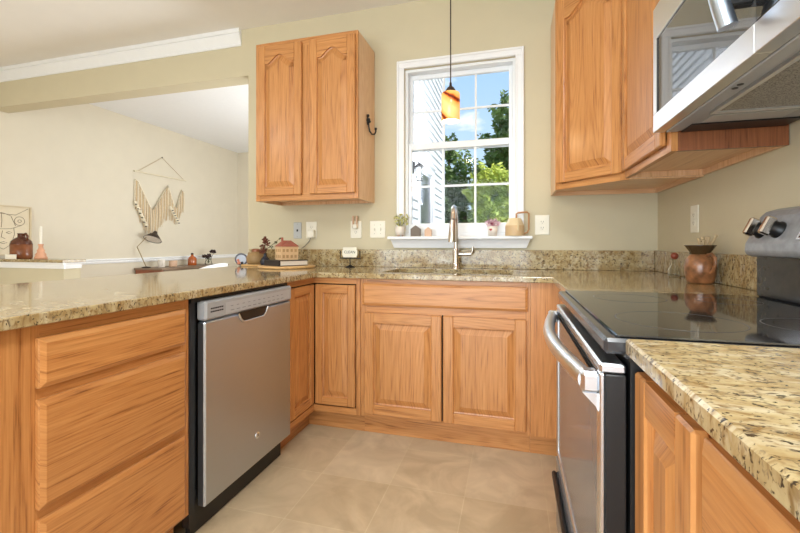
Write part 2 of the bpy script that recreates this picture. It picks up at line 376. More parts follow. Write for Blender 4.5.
    def grid(s, xs, ys, inside, z0, z1, flip=None):     # connected slab of cells with holes; flip maps (x,y,z) to other axes
        T = flip or (lambda x, y, z: (x, y, z)); ix = {}; vs = []; fs = []
        def V(i, j, k):
            if (i, j, k) not in ix: ix[(i, j, k)] = len(vs); vs.append(T(xs[i], ys[j], (z0, z1)[k]))
            return ix[(i, j, k)]
        nx, ny = len(xs) - 1, len(ys) - 1
        ok = lambda i, j: 0 <= i < nx and 0 <= j < ny and inside((xs[i] + xs[i + 1]) / 2, (ys[j] + ys[j + 1]) / 2)
        for i in range(nx):
            for j in range(ny):
                if not ok(i, j): continue
                fs.append((V(i, j, 1), V(i + 1, j, 1), V(i + 1, j + 1, 1), V(i, j + 1, 1)))
                fs.append((V(i, j, 0), V(i, j + 1, 0), V(i + 1, j + 1, 0), V(i + 1, j, 0)))
                for (di, dj, a, b) in ((-1, 0, (i, j), (i, j + 1)), (1, 0, (i + 1, j + 1), (i + 1, j)), (0, -1, (i + 1, j), (i, j)), (0, 1, (i, j + 1), (i + 1, j + 1))):
                    if not ok(i + di, j + dj): fs.append((V(*a, 0), V(*a, 1), V(*b, 1), V(*b, 0)))
        return s.add(vs, fs)
    def build(s, name, mat, parent=None, loc=None, bevel=0):
        base = WL[parent.name] if parent else Vector(loc or (0, 0, 0))
        me = bpy.data.meshes.new(name); me.from_pydata([tuple(p - base) for p in s.v], [], s.f)
        uvl = me.uv_layers.new(name='grain'); i = 0
        flat = []
        for u in s.uv:
            for q in u: flat += [q[0], q[1]]
        uvl.data.foreach_set('uv', flat)
        me.polygons.foreach_set('use_smooth', s.sm); me.materials.append(mat); me.update()
        import bmesh
        bm = bmesh.new(); bm.from_mesh(me); bmesh.ops.recalc_face_normals(bm, faces=bm.faces); bm.to_mesh(me); bm.free()
        o = bpy.data.objects.new(name, me); C.objects.link(o)
        if parent: o.parent = parent
        else: o.location = base
        WL[o.name] = base
        if bevel:
            b = o.modifiers.new('bevel', 'BEVEL'); b.width = bevel; b.segments = 2; b.limit_method = 'ANGLE'; b.angle_limit = 0.7
        return o
def tag(o, label, cat, group=None):
    o['label'] = label; o['category'] = cat
    if group: o['group'] = group
    return o
def thing(name, loc, label, cat, group=None):
    o = bpy.data.objects.new(name, None); C.objects.link(o); o.location = loc; o.empty_display_size = 0.05; WL[o.name] = Vector(loc)
    return tag(o, label, cat, group)
def struct(o): o['kind'] = 'structure'; return o
def B(*a, **k): return MB().box(*a, **k)
def frame_mat(o, u, w):     # local (u across, out w, up z) to world
    u = Vector(u).normalized(); w = Vector(w).normalized(); 
    return Matrix(((u.x, w.x, 0, o[0]), (u.y, w.y, 0, o[1]), (u.z, w.z, 1, o[2]), (0, 0, 0, 1)))
def arc(c, r, a0, a1, n, f): return [f(c, r, a0 + (a1 - a0) * i / n) for i in range(n + 1)]
def text(body, size, mat, parent, mtx, name, ext=0.0006):
    cu = bpy.data.curves.new(name, 'FONT'); cu.body = body; cu.size = size; cu.align_x = 'CENTER'; cu.align_y = 'CENTER'; cu.extrude = ext
    cu.materials.append(mat); tmp = bpy.data.objects.new(name, cu); me = bpy.data.meshes.new_from_object(tmp); bpy.data.objects.remove(tmp)
    o = bpy.data.objects.new(name, me); C.objects.link(o)
    o.parent = parent; o.matrix_local = Matrix.Translation(-WL[parent.name]) @ mtx; WL[o.name] = WL[parent.name]
    return o

def inset(loop, d):
    n = len(loop); out = []
    for i in range(n):
        p0, p, p1 = Vector(loop[i - 1]), Vector(loop[i]), Vector(loop[(i + 1) % n])
        e0 = (p - p0).normalized(); e1 = (p1 - p).normalized(); n0 = Vector((-e0.y, e0.x)); n1 = Vector((-e1.y, e1.x))
        b = n0 + n1; k = max(0.3, 1 + n0.dot(n1)); out.append(tuple(p + b * (d / k)))
    return out
def panel_door(parent, Mx, w, h, arch=False, sw=0.055, name='door', mat=None, T=0.02):
    """frame-and-raised-panel door: local x across, y outwards, z up, back at y=0; panel is a child"""
    mat = mat or M['oak']; d = MB(); d.M = Mx
    d.box(0, sw, 0, T, 0, h, 0.004, 2); d.box(w - sw, w, 0, T, 0, h, 0.004, 2)
    d.box(sw, w - sw, 0, T - 0.0006, 0, sw, 0.003, 0)
    a, b = sw, w - sw
    if arch:
        sh, A = h - 0.122, 0.056; c = (a + b) / 2; hw = (b - a) / 2 * 0.96; curve = []
        for i in range(25):
            x = a + (b - a) * i / 24; t = min(1, abs((x - c) / (hw * .84))); curve.append((x, sh + A * (0.5 + 0.5 * math.cos(PI * t)) ** 0.75))
    else: curve = [(a, h - sw), (b, h - sw)]
    d.prism([(a, h), *curve, (b, h)][::1], 1, 0.002, T - 0.0006, 0)
    o = d.build(name, mat, parent)
    p = MB(); p.M = Mx
    loop = [(a, sw), (b, sw)] + curve[::-1]     # counter-clockwise
    l0 = loop; l1 = inset(loop, 0.006); l2 = inset(loop, 0.034); n = len(loop)
    vs = [(x, T - 0.0125, z) for x, z in l0] + [(x, T - 0.0145, z) for x, z in l1] + [(x, T - 0.0035, z) for x, z in l2] + [(x, T - 0.0020, z) for x, z in inset(loop, 0.037)]
    fs = []
    for k in range(3):
        for i in range(n): fs.append((k * n + i, k * n + (i + 1) % n, (k + 1) * n + (i + 1) % n, (k + 1) * n + i))
    fs.append(tuple(range(3 * n, 4 * n)))
    p.add(vs, fs, 2)
    # back of the panel closes the solid
    p.add([(x, 0.004, z) for x, z in l0], [tuple(range(n))[::-1]], 2)
    p.add([(x, 0.004, z) for x, z in l0] + [(x, T - 0.0125, z) for x, z in l0], [(i, (i + 1) % n, n + (i + 1) % n, n + i) for i in range(n)], 2)
    p.build('raised_panel', mat, o)
    return o
def drawer_front(parent, Mx, w, h, name='drawer_front', ch=0.013):
    d = MB(); d.M = Mx; T = 0.02
    d.box(0, w, 0, T - 0.006, 0, h, 0.002, 0)
    d.add([(0.002, T - .0062, .002), (w - .002, T - .0062, .002), (w - .002, T - .0062, h - .002), (.002, T - .0062, h - .002), (ch, T, ch), (w - ch, T, ch), (w - ch, T, h - ch), (ch, T, h - ch)],
          [(4, 5, 6, 7), (0, 1, 5, 4), (1, 2, 6, 5), (2, 3, 7, 6), (3, 0, 4, 7)], 0)
    return d.build(name, M['oak'], parent)

# ------------------------------------------------------------------ room shell
CZ = 2.758; XL = -5.73; YF = 3.7; YR = -5.0; XJ = -2.822
def xz(x, z, y): return (x, y, z)
def yz(y, z, x): return (x, y, z)
struct(MB().box(XL - .15, 0.15, YR - .15, 0.07, -0.12, 0).build('floor', M['tile']))
struct(MB().box(XL - .15, -1.95, 0.07, YF + .15, -0.12, 0).build('floor_dining', plain('wood_floor', rgb(150, 112, 74), 0.4, noise=0.15)))
struct(MB().box(XL - .15, 0.15, YR - .15, 0.07, CZ, CZ + .15).build('ceiling', M['ceiling']))
struct(MB().box(XL - .15, -1.95, 0.07, YF + .15, CZ, CZ + .15).build('ceiling_dining', M['ceiling_white']))
WX0, WX1, WZ0, WZ1 = -1.56, -0.815, 1.11, 2.295
HZ = 2.393
def in_back(x, z):
    if WX0 < x < WX1 and WZ0 < z < WZ1: return False
    if x < XJ and 0.9 - .0 > z > 0 and x < -4.765: return True
    if x < XJ and z < HZ: return False
    return True
def back_inside(x, z):
    if WX0 < x < WX1 and WZ0 < z < WZ1: return False
    if x < XJ and z < HZ: return False
    return True
struct(MB().grid([XL, XJ, WX0, WX1, 0.15], [0, WZ0, WZ1, HZ, CZ], back_inside, 0.0, 0.15, xz).build('wall_back', M['wall']))
struct(MB().box(0, 0.15, YR, 0, 0, CZ).build('wall_right', M['wall']))
struct(MB().box(XL - .15, XL, YR, 0.0, 0, CZ).build('wall_left', M['wall_dining']))
struct(MB().box(XL - .15, XL, 0.0, YF + .15, 0, CZ).build('wall_dining_left', M['wall_dining']))
struct(MB().box(XL, -1.95, YF, YF + .15, 0, CZ).build('wall_dining_far', M['wall_dining']))
# dining room wall towards the garden: door opening
DY0, DY1, DZ = 2.10, 2.92, 2.03
struct(MB().grid([0.15, DY0, DY1, YF], [0, DZ, CZ], lambda y, z: not (DY0 < y < DY1 and z < DZ), -2.10, -1.95, yz).build('wall_dining_right', M['wall_dining']))
# rear wall; its unseen glass door opening is added to let daylight in
struct(MB().grid([XL, -3.5, -0.1, 0.15], [0, 2.35, CZ], lambda x, z: not (-3.5 < x < -0.1 and z < 2.35), YR - .15, YR, xz).build('wall_rear', M['wall']))
d2 = struct(MB().box(-3.5, -3.42, YR - .12, YR - .04, 0, 2.35).box(-0.18, -0.1, YR - .12, YR - .04, 0, 2.35).box(-1.86, -1.74, YR - .12, YR - .04, 0.08, 2.27)
            .box(-3.42, -0.18, YR - .12, YR - .04, 2.27, 2.35).box(-3.42, -.18, YR - .12, YR - .04, 0, 0.08).build('door_2', M['vinyl']))
MB().box(-3.42, -1.86, YR - .085, YR - .075, 0.08, 2.27).box(-1.74, -0.18, YR - .085, YR - .075, 0.08, 2.27).build('pane', M['glass'], d2)
# half wall with granite cap, at the left end of the wide opening
hw = struct(MB().box(XL, -4.765, 0.0, 0.15, 0, 0.905).build('wall_half', M['wall']))
MB().box(XL, -4.765, 0.0, 0.15, 0.0, 0.02).build('base_strip', M['white'], hw)
tr = MB(); tr.prism([(-0.014, 0.85), (0, 0.85), (0, 0.905), (-0.026, 0.905), (-0.018, 0.885)], 0, XL, -4.739)
tr.prism([(-4.751, 0.85), (-4.765, 0.85), (-4.765, 0.905), (-4.739, 0.905), (-4.747, 0.885)], 1, 0.0, 0.15)
struct(tr.build('trim_3', M['white']))
struct(MB().box(XL + .001, -4.735, -0.03, 0.18, 0.906, 0.933, 0.003).build('trim_half_wall_cap', M['granite']))
# crown moulding on the header and chair rail in the dining room
prof = [(0, CZ - .128), (-.010, CZ - .128), (-.012, CZ - .114), (-.004, CZ - .108), (-.012, CZ - .090), (-.024, CZ - .055), (-.028, CZ - .040), (-.022, CZ - .034), (-.034, CZ - .028), (-.036, CZ - .001), (0, CZ - .001)]
struct(MB().prism(prof, 0, XL, -2.885).build('trim_1', M['white']))
def rail(x0, x1): return [(x0, .83), (x0, .89), (x0 + .02, .89), (x0 + .024, .875), (x0 + .014, .862), (x0 + .02, .85), (x0 + .012, .832)]
cr_ = MB(); cr_.prism(rail(XL, 0), 1, 0.15, YF); cr_.prism([(YF, .83), (YF, .89), (YF - .02, .89), (YF - .024, .875), (YF - .014, .862), (YF - .02, .85), (YF - .012, .832)], 0, XL + .026, -2.11)
struct(cr_.build('trim_2', M['white']))
struct(MB().box(XL, XL + .012, 0.15, YF, 0, .1).box(XL + .013, -2.11, YF - .012, YF, 0, .1).build('baseboard_dining', M['white']))

# ------------------------------------------------------------------ kitchen window
win = struct(MB().box(WX0, WX0 + .018, .02, .14, WZ0 + .02, WZ1).box(WX1 - .018, WX1, .02, .14, WZ0 + .02, WZ1).box(WX0 + .018, WX1 - .018, .02, .14, WZ1 - .018, WZ1)
             .box(WX0 + .018, WX1 - .018, .02, .14, WZ0 + .02, WZ0 + .04).build('window_1', M['vinyl']))
cs = MB()
cw = 0.05
for (a, b) in ((WX0 - cw, WX0), (WX1, WX1 + cw)):
    cs.box(a, b, -.016, -.001, WZ0 + .019, WZ1, .003)
    o0, o1 = (a - .002, a + .014) if a < -1.2 else (b - .014, b + .002)
    cs.box(o0, o1, -.024, -.016, WZ0 + .019, WZ1 + cw + .002, .003)
    i0 = b - .012 if a < -1.2 else a
    cs.box(i0, i0 + .012, -.02, -.016, WZ0 + .019, WZ1 + .01, .002)
cs.box(WX0 - cw, WX1 + cw, -.016, -.001, WZ1, WZ1 + cw, .003); cs.box(WX0 - cw + .014, WX1 + cw - .014, -.024, -.016, WZ1 + cw - .014, WZ1 + cw + .002, .003)
cs.box(WX0, WX1, -.02, -.016, WZ1, WZ1 + .012, .002)
cs.build('casing', M['white'], win)
sl = MB(); sl.box(-1.662, -0.713, -.085, -.001, 1.108, 1.128, .004); sl.box(WX0 + .001, WX1 - .001, -.002, .10, 1.111, 1.128)
sl.build('stool', M['white'], win)
ap = MB(); ap.add([(-1.630, -.001, 1.05), (-.748, -.001, 1.05), (-.724, -.001, 1.108), (-1.650, -.001, 1.108), (-1.630, -.022, 1.05), (-.748, -.022, 1.05), (-.724, -.045, 1.108), (-1.650, -.045, 1.108)],
                  [(0, 1, 2, 3), (4, 5, 6, 7), (0, 1, 5, 4), (1, 2, 6, 5), (2, 3, 7, 6), (3, 0, 4, 7)])
ap.build('apron', M['white'], win)
def sash(z0, z1, y, top, bot, name):
    x0, x1 = WX0 + .018, WX1 - .018; s = MB(); sw = .024
    s.box(x0, x0 + sw, y - .014, y + .014, z0, z1, .003); s.box(x1 - sw, x1, y - .014, y + .014, z0, z1, .003)
    s.box(x0 + sw, x1 - sw, y - .014, y + .014, z0, z0 + bot, .003); s.box(x0 + sw, x1 - sw, y - .014, y + .014, z1 - top, z1, .003)
    o = s.build(name, M['vinyl'], win)
    g0, g1, h0, h1 = x0 + sw, x1 - sw, z0 + bot, z1 - top; m = MB()
    for k in (1, 2): m.box(g0 + (g1 - g0) * k / 3 - .007, g0 + (g1 - g0) * k / 3 + .007, y - .004, y + .006, h0, h1)
    zc = (h0 + h1) / 2; m.box(g0, g1, y - .0045, y + .0065, zc - .007, zc + .007)
    m.build('muntins', M['vinyl'], o)
    MB().box(g0, g1, y - .001, y + .002, h0, h1).build('pane', M['glass'], o)
sash(1.735, 2.277, .095, .032, .05, 'upper_sash'); sash(1.15, 1.782, .055, .045, .07, 'lower_sash')

# ------------------------------------------------------------------ outside: siding wall, door, lantern, ground, trees
struct(MB().box(-40, 40, .3, 90, -.5, -.3).build('ground', M['grass']))
sd = MB(); ex = .105; z = -.3; k = 0
while z < 6.0:
    segs = [(0.16, DY0 - .11), (DY1 + .11, YF + .06)] if z < DZ + .1 else [(0.16, YF + .06)]
    for (a, b) in segs: sd.prism([(-1.949, z), (-1.914, z), (-1.914, z + .010), (-1.938, z + ex), (-1.949, z + ex)], 1, a, b)
    z += ex
struct(sd.build('wall_siding', M['siding']))
struct(MB().box(-1.949, -1.905, YF + .06, YF + .16, -.3, 6.0).build('trim_corner_board', M['siding']))
struct(MB().box(-6, -1.95, .15, YF + .15, CZ + .15, 6.0).build('wall_upper_storey', M['siding']))
d1 = struct(MB().box(-1.948, -1.915, DY0 - .11, DY0, 0, DZ + .1).box(-1.948, -1.915, DY1, DY1 + .11, 0, DZ + .1).box(-1.948, -1.915, DY0, DY1, DZ, DZ + .1)
            .box(-1.955, -1.89, DY0 - .13, DY1 + .13, DZ + .1, DZ + .14).build('door_1', M['siding']))
MB().box(-1.975, -1.95, DY0, DY0 + .03, 0, DZ).box(-1.975, -1.95, DY1 - .03, DY1, 0, DZ).box(-1.975, -1.95, DY0 + .03, DY1 - .03, DZ - .04, DZ).box(-1.975, -1.95, DY0 + .03, DY1 - .03, 0, .25).build('door_frame', M['siding'], d1)
MB().box(-1.962, -1.953, DY0 + .03, DY1 - .03, .25, DZ - .04).build('screen_panel', M['screen'], d1)
MB().box(-1.95, -1.935, DY0 + .03, DY0 + .06, .95, 1.1).build('door_handle', M['iron'], d1)
LX, LY, LZ = -1.842, 1.70, 1.86
ln = thing('wall_lantern', (-1.91, LY, LZ), 'black outdoor lantern on the white siding, seen through lower window panes', 'lantern')
MB().box(-1.913, -1.898, LY - .035, LY + .035, LZ + .0, LZ + .14).build('back_plate', M['iron'], ln)
MB().tube([(-1.9, LY, LZ + .10), (-1.87, LY, LZ + .15), (LX, LY, LZ + .125)], .008).build('arm', M['iron'], ln)
MB().lathe([(.0, .13), (.02, .12), (.070, .08), (.066, .075), (.0, .078)], (LX, LY, LZ), 8).build('cap', M['iron'], ln)
lf = MB()
for a in range(4):
    t = a * PI / 2 + PI / 4; lf.tube([(LX + .05 * math.cos(t), LY + .05 * math.sin(t), LZ + .08), (LX + .036 * math.cos(t), LY + .036 * math.sin(t), LZ - .08)], .006, 6)
lf.lathe([(.0, -.085), (.042, -.08), (.042, -.07), (0, -.068)], (LX, LY, LZ), 8)
lf.build('cage', M['iron'], ln)
MB().lathe([(.032, -.068), (.045, .074)], (LX, LY, LZ), 8, caps=False).build('lantern_glass', M['clear'], ln)

def tree(loc, h, blobs, n, mat, size, label, trunk=.14, lean=0):
    x, y, z0 = loc[0], loc[1], -.3
    t = thing('tree', (x, y, z0), label, 'tree', 'trees outside the window')
    tb = MB(); tb.tube([(x, y, z0), (x + lean * .3, y, z0 + h * .35), (x + lean * .7, y, z0 + h * .65), (x + lean, y, z0 + h * .9)], [trunk, trunk * .8, trunk * .5, trunk * .2], 8)
    for (bx, by, bz, r, sz) in blobs: tb.tube([(x + lean * .5, y, z0 + h * .45), (x + bx * .7, y + by * .7, bz)], [trunk * .35, trunk * .12], 6)
    tb.build('trunk', M['bark'], t)
    f = MB(); vs = []; fs = []; rnd = random.Random(int(x * 100 + y * 10))
    tot = sum(b[3] ** 2 for b in blobs)
    for (bx, by, bz, r, sz) in blobs:
        for i in range(int(n * r * r / tot)):
            u = Vector((rnd.gauss(0, 1), rnd.gauss(0, 1), rnd.gauss(0, 1))).normalized()
            rr = r * (0.45 + 0.6 * rnd.random() ** 0.5) * (0.85 + .3 * math.sin(7 * u.x + 5 * u.z))
            p = Vector((x + bx + u.x * rr, y + by + u.y * rr, bz + u.z * rr * sz))
            a = Vector((rnd.gauss(0, 1), rnd.gauss(0, 1), rnd.gauss(0, 1) * .6)).normalized(); b = a.cross(Vector((rnd.gauss(0, 1), rnd.gauss(0, 1), rnd.gauss(0, 1)))).normalized()
            s = size * rnd.uniform(.6, 1.3); k = len(vs)
            vs += [tuple(p - a * s), tuple(p - b * s * .45), tuple(p + a * s), tuple(p + b * s * .45)]; fs.append((k, k + 1, k + 2, k + 3))
    f.add(vs, fs); f.build('foliage', mat, t)
# (x offset, y offset, z centre, radius, z squash)
tree((-0.85, 9.3), 5.9, [(0, 0, 4.7, .60, 1.25), (-.15, .1, 3.9, .75, 1.1), (.2, .1, 3.3, .9, 1.1), (-.35, 0, 2.9, .7, 1), (0, 0, 2.1, 1.0, 1), (0, 0, 1.0, .95, 1)], 11000, M['leaf_dark'], .10, 'tall dark green tree filling the right panes of the window')
tree((-1.36, 6.7), 3.1, [(0, 0, 2.55, .40, .85), (.32, .1, 2.45, .34, .9), (-.25, .1, 2.2, .33, .9), (.1, 0, 1.7, .5, 1)], 3600, M['leaf_bright'], .06, 'bright yellow-green tree in front of the taller dark ones', .07)
tree((-2.66, 9.3), 4.6, [(0, 0, 3.9, .26, 1.6), (.10, 0, 2.9, .42, 1.4), (.05, 0, 2.0, .5, 1.2), (0, 0, 1.0, .55, 1)], 4200, M['leaf_dark'], .085, 'slender dark tree just right of the white siding corner', .10)
tree((-2.75, 14.2), 5.6, [(-.3, 0, 4.6, .55, .7), (.4, 0, 4.2, .55, .8), (0, 0, 3.2, .8, .9), (.9, 0, 2.8, .7, 1), (.2, 0, 1.8, 1.2, .9)], 2100, M['leaf_mid'], .10, 'airy pale green tree with sky showing through its branches')
tree((-3.0, 22), 5.4, [(-1.6, 0, 4.3, 1.1, .8), (.4, 0, 3.9, 1.3, .8), (2.1, 0, 4.4, 1.2, .9), (-.5, 0, 1.8, 2.4, .7), (2.2, 0, 1.8, 1.6, .8)], 9000, M['leaf_mid'], .16, 'rounded green tree farthest off behind the airy one')

# ------------------------------------------------------------------ worktops
xs = [-2.80, -1.904, -1.56, -0.83, -0.645, -0.002]; ys = [-2.75, -1.203, -0.645, -0.53, -0.14, -0.002]
def in_top(x, y):
    if -1.56 < x < -0.83 and -0.53 < y < -0.14: return False
    if x < -1.904: return True
    if y > -0.645: return True
    return x > -0.645 and y > -1.203
wt = thing('granite_worktop', (-1.3, -.3, .885), 'gold granite worktop running along the sink wall and out over the peninsula', 'countertop')
MB().grid(xs, ys, in_top, .886, .915).build('counter_slab', M['granite'], wt, bevel=.004)
MB().box(-2.80, -.023, -.022, -.002, .9155, 1.037, .002).build('backsplash', M['granite'], wt)
MB().box(-.022, -.002, -1.203, -.002, .9155, 1.037, .002).build('backsplash', M['granite'], wt)
w2 = thing('granite_worktop', (-.3, -2.5, .885), 'short granite worktop in the right foreground, before the black range', 'countertop')
MB().box(-.645, -.002, -3.3, -1.966, .886, .915, .004).build('counter_slab', M['granite'], w2)
MB().box(-.022, -.002, -3.3, -1.966, .9155, 1.037, .002).build('backsplash', M['granite'], w2)

# ------------------------------------------------------------------ sink and faucet
sk = thing('sink', (-1.195, -.335, .70), 'undermounted steel kitchen sink below the window', 'sink')
s_ = MB()
s_.box(-1.575, -1.56, -.545, -.125, .70, .885); s_.box(-.83, -.815, -.545, -.125, .70, .885); s_.box(-1.56, -.83, -.545, -.53, .70, .885); s_.box(-1.56, -.83, -.14, -.125, .70, .885); s_.box(-1.575, -.815, -.545, -.125, .69, .702)
s_.build('basin', M['steel_light'], sk)
MB().lathe([(.0, .004), (.035, .004), (.045, .001), (.045, 0)], (-1.195, -.335, .702), 20).build('drain', M['nickel'], sk)
fx, fy = -1.19, -.085
fa = thing('faucet', (fx, fy, .915), 'brushed nickel pull-down kitchen faucet at the sink', 'faucet')
MB().lathe([(.030, 0), (.030, .006), (.024, .012), (.021, .05), (.021, .13), (.019, .135), (.0, .135)], (fx, fy, .9155), 20).build('body', M['nickel'], fa)
dirx, diry = .012, -.195
pts = [(fx, fy, 1.045), (fx, fy, 1.20)]
for i in range(1, 13):
    a = PI * i / 13; k = (1 - math.cos(a)) / 2 
    pts.append((fx + dirx * .62 * k, fy + diry * k, 1.20 + .108 * math.sin(a)))
MB().tube(pts, .0145, 12).build('spout', M['nickel'], fa)
ex_, ey_ = fx + dirx * .62, fy + diry
MB().tube([(ex_ + .000, ey_, 1.222), (ex_ - .001, ey_ - .003, 1.19), (ex_ - .003, ey_ - .006, 1.13), (ex_ - .004, ey_ - .008, 1.088)], [.016, .019, .0225, .0245], 14).build('spray_head', M['nickel'], fa)
MB().tube([(fx + .02, fy, 1.01), (fx + .10, fy, 1.012)], .0135, 12).build('handle_hub', M['nickel'], fa)
MB().tube([(fx + .095, fy, 1.012), (fx + .108, fy - .004, 1.03), (fx + .110, fy - .006, 1.06)], [.008, .007, .006], 10).build('lever', M['nickel'], fa)

# ------------------------------------------------------------------ base cabinets
def toe(x0, x1, y0, y1, grain): return MB().box(x0, x1, y0, y1, 0.001, .117, 0, grain)
# sink base
cb = thing('sink_base_cabinet', (-1.195, -.3, 0), 'oak sink cabinet with two doors and a false drawer below the window', 'cabinet')
MB().box(-1.652, -.752, -.590, -.03, .117, .68, 0, 2).build('carcass', M['oak_side'], cb)
ff = MB()
ff.box(-1.652, -1.615, -.61, -.59, .117, .884, 0, 2); ff.box(-.775, -.747, -.61, -.59, .117, .884, 0, 2)
ff.box(-1.615, -.775, -.61, -.59, .845, .884, 0, 0); ff.box(-1.615, -.775, -.61, -.59, .69, .76, 0, 0); ff.box(-1.615, -.775, -.61, -.59, .117, .155, 0, 0)
ff.box(-1.21, -1.17, -.61, -.59, .155, .69, 0, 2); ff.box(-1.615, -.775, -.595, -.59, .76, .845, 0, 0)
ff.build('face_frame', M['oak'], cb)
drawer_front(cb, frame_mat((-1.637, -.611, .738), (1, 0, 0), (0, -1, 0)), .878, .122, 'false_drawer')
panel_door(cb, frame_mat((-1.625, -.611, .138), (1, 0, 0), (0, -1, 0)), .431, .560)
panel_door(cb, frame_mat((-1.185, -.611, .138), (1, 0, 0), (0, -1, 0)), .418, .560)
toe(-1.652, -.747, -.545, -.53, 0).build('toe_kick', M['oak'], cb)
MB().box(-1.193, -1.186, -.6135, -.611, .14, .70).build('door_gap_shade', M['void'], cb)  # near-black strip painted as the shade between the two doors
# lazy-susan corner cabinet
cc = thing('corner_base_cabinet', (-2.2, -.45, 0), 'oak corner base cabinet with two folded doors meeting in the inner corner', 'cabinet')
MB().box(-2.50, -1.96, -.88, -.03, .117, .86, 0, 2).box(-1.96, -1.66, -.585, -.03, .117, .86, 0, 2).build('carcass', M['void'], cc)  # inside coloured near-black so the gaps round the doors look shaded
ff = MB()
ff.box(-1.677, -1.653, -.615, -.59, .117, .884, 0, 2); ff.box(-1.94, -1.677, -.615, -.59, .852, .884, 0, 0); ff.box(-1.94, -1.677, -.615, -.59, .117, .152, 0, 0)
ff.box(-1.96, -1.936, -.893, -.615, .852, .884, 0, 1); ff.box(-1.96, -1.936, -.893, -.615, .117, .152, 0, 1); ff.box(-1.96, -1.936, -.905, -.893, .117, .884, 0, 2)
ff.build('face_frame', M['oak'], cc)
panel_door(cc, frame_mat((-1.930, -.600, .159), (1, 0, 0), (0, -1, 0)), .247, .686, sw=.045)
panel_door(cc, frame_mat((-1.951, -.884, .159), (0, 1, 0), (1, 0, 0)), .262, .686, sw=.045)
toe(-2.02, -1.652, -.545, -.53, 0).box(-2.02, -2.005, -.90, -.545, .001, .117, 0, 1).build('toe_kick', M['oak'], cc)
# blind corner on the right of the sink
bc = thing('corner_base_cabinet', (-.4, -.6, 0), 'plain oak corner panel between the sink cabinet and the range', 'cabinet')
MB().box(-.59, -.03, -1.195, -.03, .117, .88, 0, 2).build('carcass', M['oak_side'], bc)
MB().box(-.746, -.612, -.61, -.59, .117, .884, 0, 2).build('filler_panel', M['oak'], bc)
MB().box(-.612, -.59, -1.20, -.59, .0, .884, 0, 2).build('end_panel', M['oak'], bc)
toe(-.746, -.612, -.545, -.53, 0).build('toe_kick', M['oak'], bc)
# peninsula drawer base
db = thing('drawer_base_cabinet', (-2.2, -2.0, 0), 'oak peninsula cabinet with three wide drawers left of the dishwasher', 'cabinet')
MB().box(-2.56, -1.96, -2.72, -1.556, .117, .884, 0, 2).build('carcass', M['oak_side'], db)
ff = MB()
ff.box(-1.96, -1.94, -2.072, -2.028, .117, .884, 0, 2); ff.box(-1.96, -1.94, -1.592, -1.556, .117, .884, 0, 2)
ff.box(-1.96, -1.94, -2.028, -1.592, .845, .884, 0, 1); ff.box(-1.96, -1.94, -2.028, -1.592, .69, .735, 0, 1); ff.box(-1.96, -1.94, -2.028, -1.592, .40, .45, 0, 1); ff.box(-1.96, -1.94, -2.028, -1.592, .117, .15, 0, 1)
ff.build('face_frame', M['oak'], db)
MB().box(-1.96, -1.938, -2.72, -2.073, .117, .884, 0, 2).build('filler_panel', M['oak'], db)
for (z0, z1) in ((.729, .851), (.437, .702), (.13, .412)):
    drawer_front(db, frame_mat((-1.939, -2.038, z0), (0, 1, 0), (1, 0, 0)), .456, z1 - z0, 'drawer')
toe(-2.02, -2.005, -2.72, -1.556, 1).build('toe_kick', M['oak'], db)
MB().box(-2.575, -2.561, -2.72, -.03, .0, .884, 0, 2).build('back_panel', M['oak'], db)
# near cabinet, right foreground
nb = thing('base_cabinet', (-.3, -2.5, 0), 'oak cabinet with narrow door and drawer in the right foreground', 'cabinet')
MB().box(-.59, -.03, -3.25, -1.972, .117, .884, 0, 2).build('carcass', M['oak_side'], nb)
ff = MB()
ff.box(-.61, -.59, -2.00, -1.972, .117, .884, 0, 2); ff.box(-.61, -.59, -2.245, -2.165, .117, .884, 0, 2); ff.box(-.61, -.59, -2.75, -2.70, .117, .884, 0, 2)
for (a, b) in ((-2.165, -2.00), (-2.70, -2.245)): ff.box(-.61, -.59, a, b, .84, .884, 0, 1); ff.box(-.61, -.59, a, b, .117, .15, 0, 1)
ff.box(-.61, -.59, -2.70, -2.245, .66, .70, 0, 1); ff.box(-.61, -.59, -3.25, -2.75, .117, .884, 0, 2)
ff.build('face_frame', M['oak'], nb)
panel_door(nb, frame_mat((-.611, -1.967, .138), (0, -1, 0), (-1, 0, 0)), .232, .722)
drawer_front(nb, frame_mat((-.611, -2.212, .70), (0, -1, 0), (-1, 0, 0)), .50, .160, 'drawer')
panel_door(nb, frame_mat((-.611, -2.212, .138), (0, -1, 0), (-1, 0, 0)), .50, .55)
toe(-.545, -.53, -3.25, -1.972, 1).build('toe_kick', M['oak'], nb)

# ------------------------------------------------------------------ dishwasher
dw = thing('dishwasher', (-2.2, -1.216, 0), 'stainless steel dishwasher with grey control strip built into the peninsula', 'dishwasher')
DA, DB = -1.512, -.919
MB().box(-2.52, -1.955, DA - .005, DB + .005, .10, .862).build('tub', M['black'], dw)
MB().box(-1.955, -1.935, DA - .036, DB + .01, .865, .884).box(-1.975, -1.945, DA - .036, DA - .006, .06, .865).build('gap_shade', M['black'], dw)  # black strips stand for the shade in the gaps above and left of the door
MB().box(-1.945, -1.909, DA, DB, .118, .792, .006).build('door', M['steel'], dw)
cp = MB(); cp.box(-1.948, -1.904, DA, DB, .797, .868, .007); cpo = cp.build('control_panel', M['panel_grey'], dw)
MB().box(-1.9042, -1.9035, DA + .105, DB - .02, .805, .85).build('button_strip', plain('pale_grey_strip', rgb(178, 180, 183), 0.3), cpo)
vs_ = MB()
for zz in (.824, .836):
    for i in range(6): vs_.box(-1.9042, -1.9032, DA + .025 + i * .0115, DA + .034 + i * .0115, zz, zz + .005)
vs_.build('vent', M['black'], cpo)
bt = MB()
for i in range(11): bt.box(-1.9037, -1.9028, DA + .135 + i * .036, DA + .155 + i * .036, .815, .818)
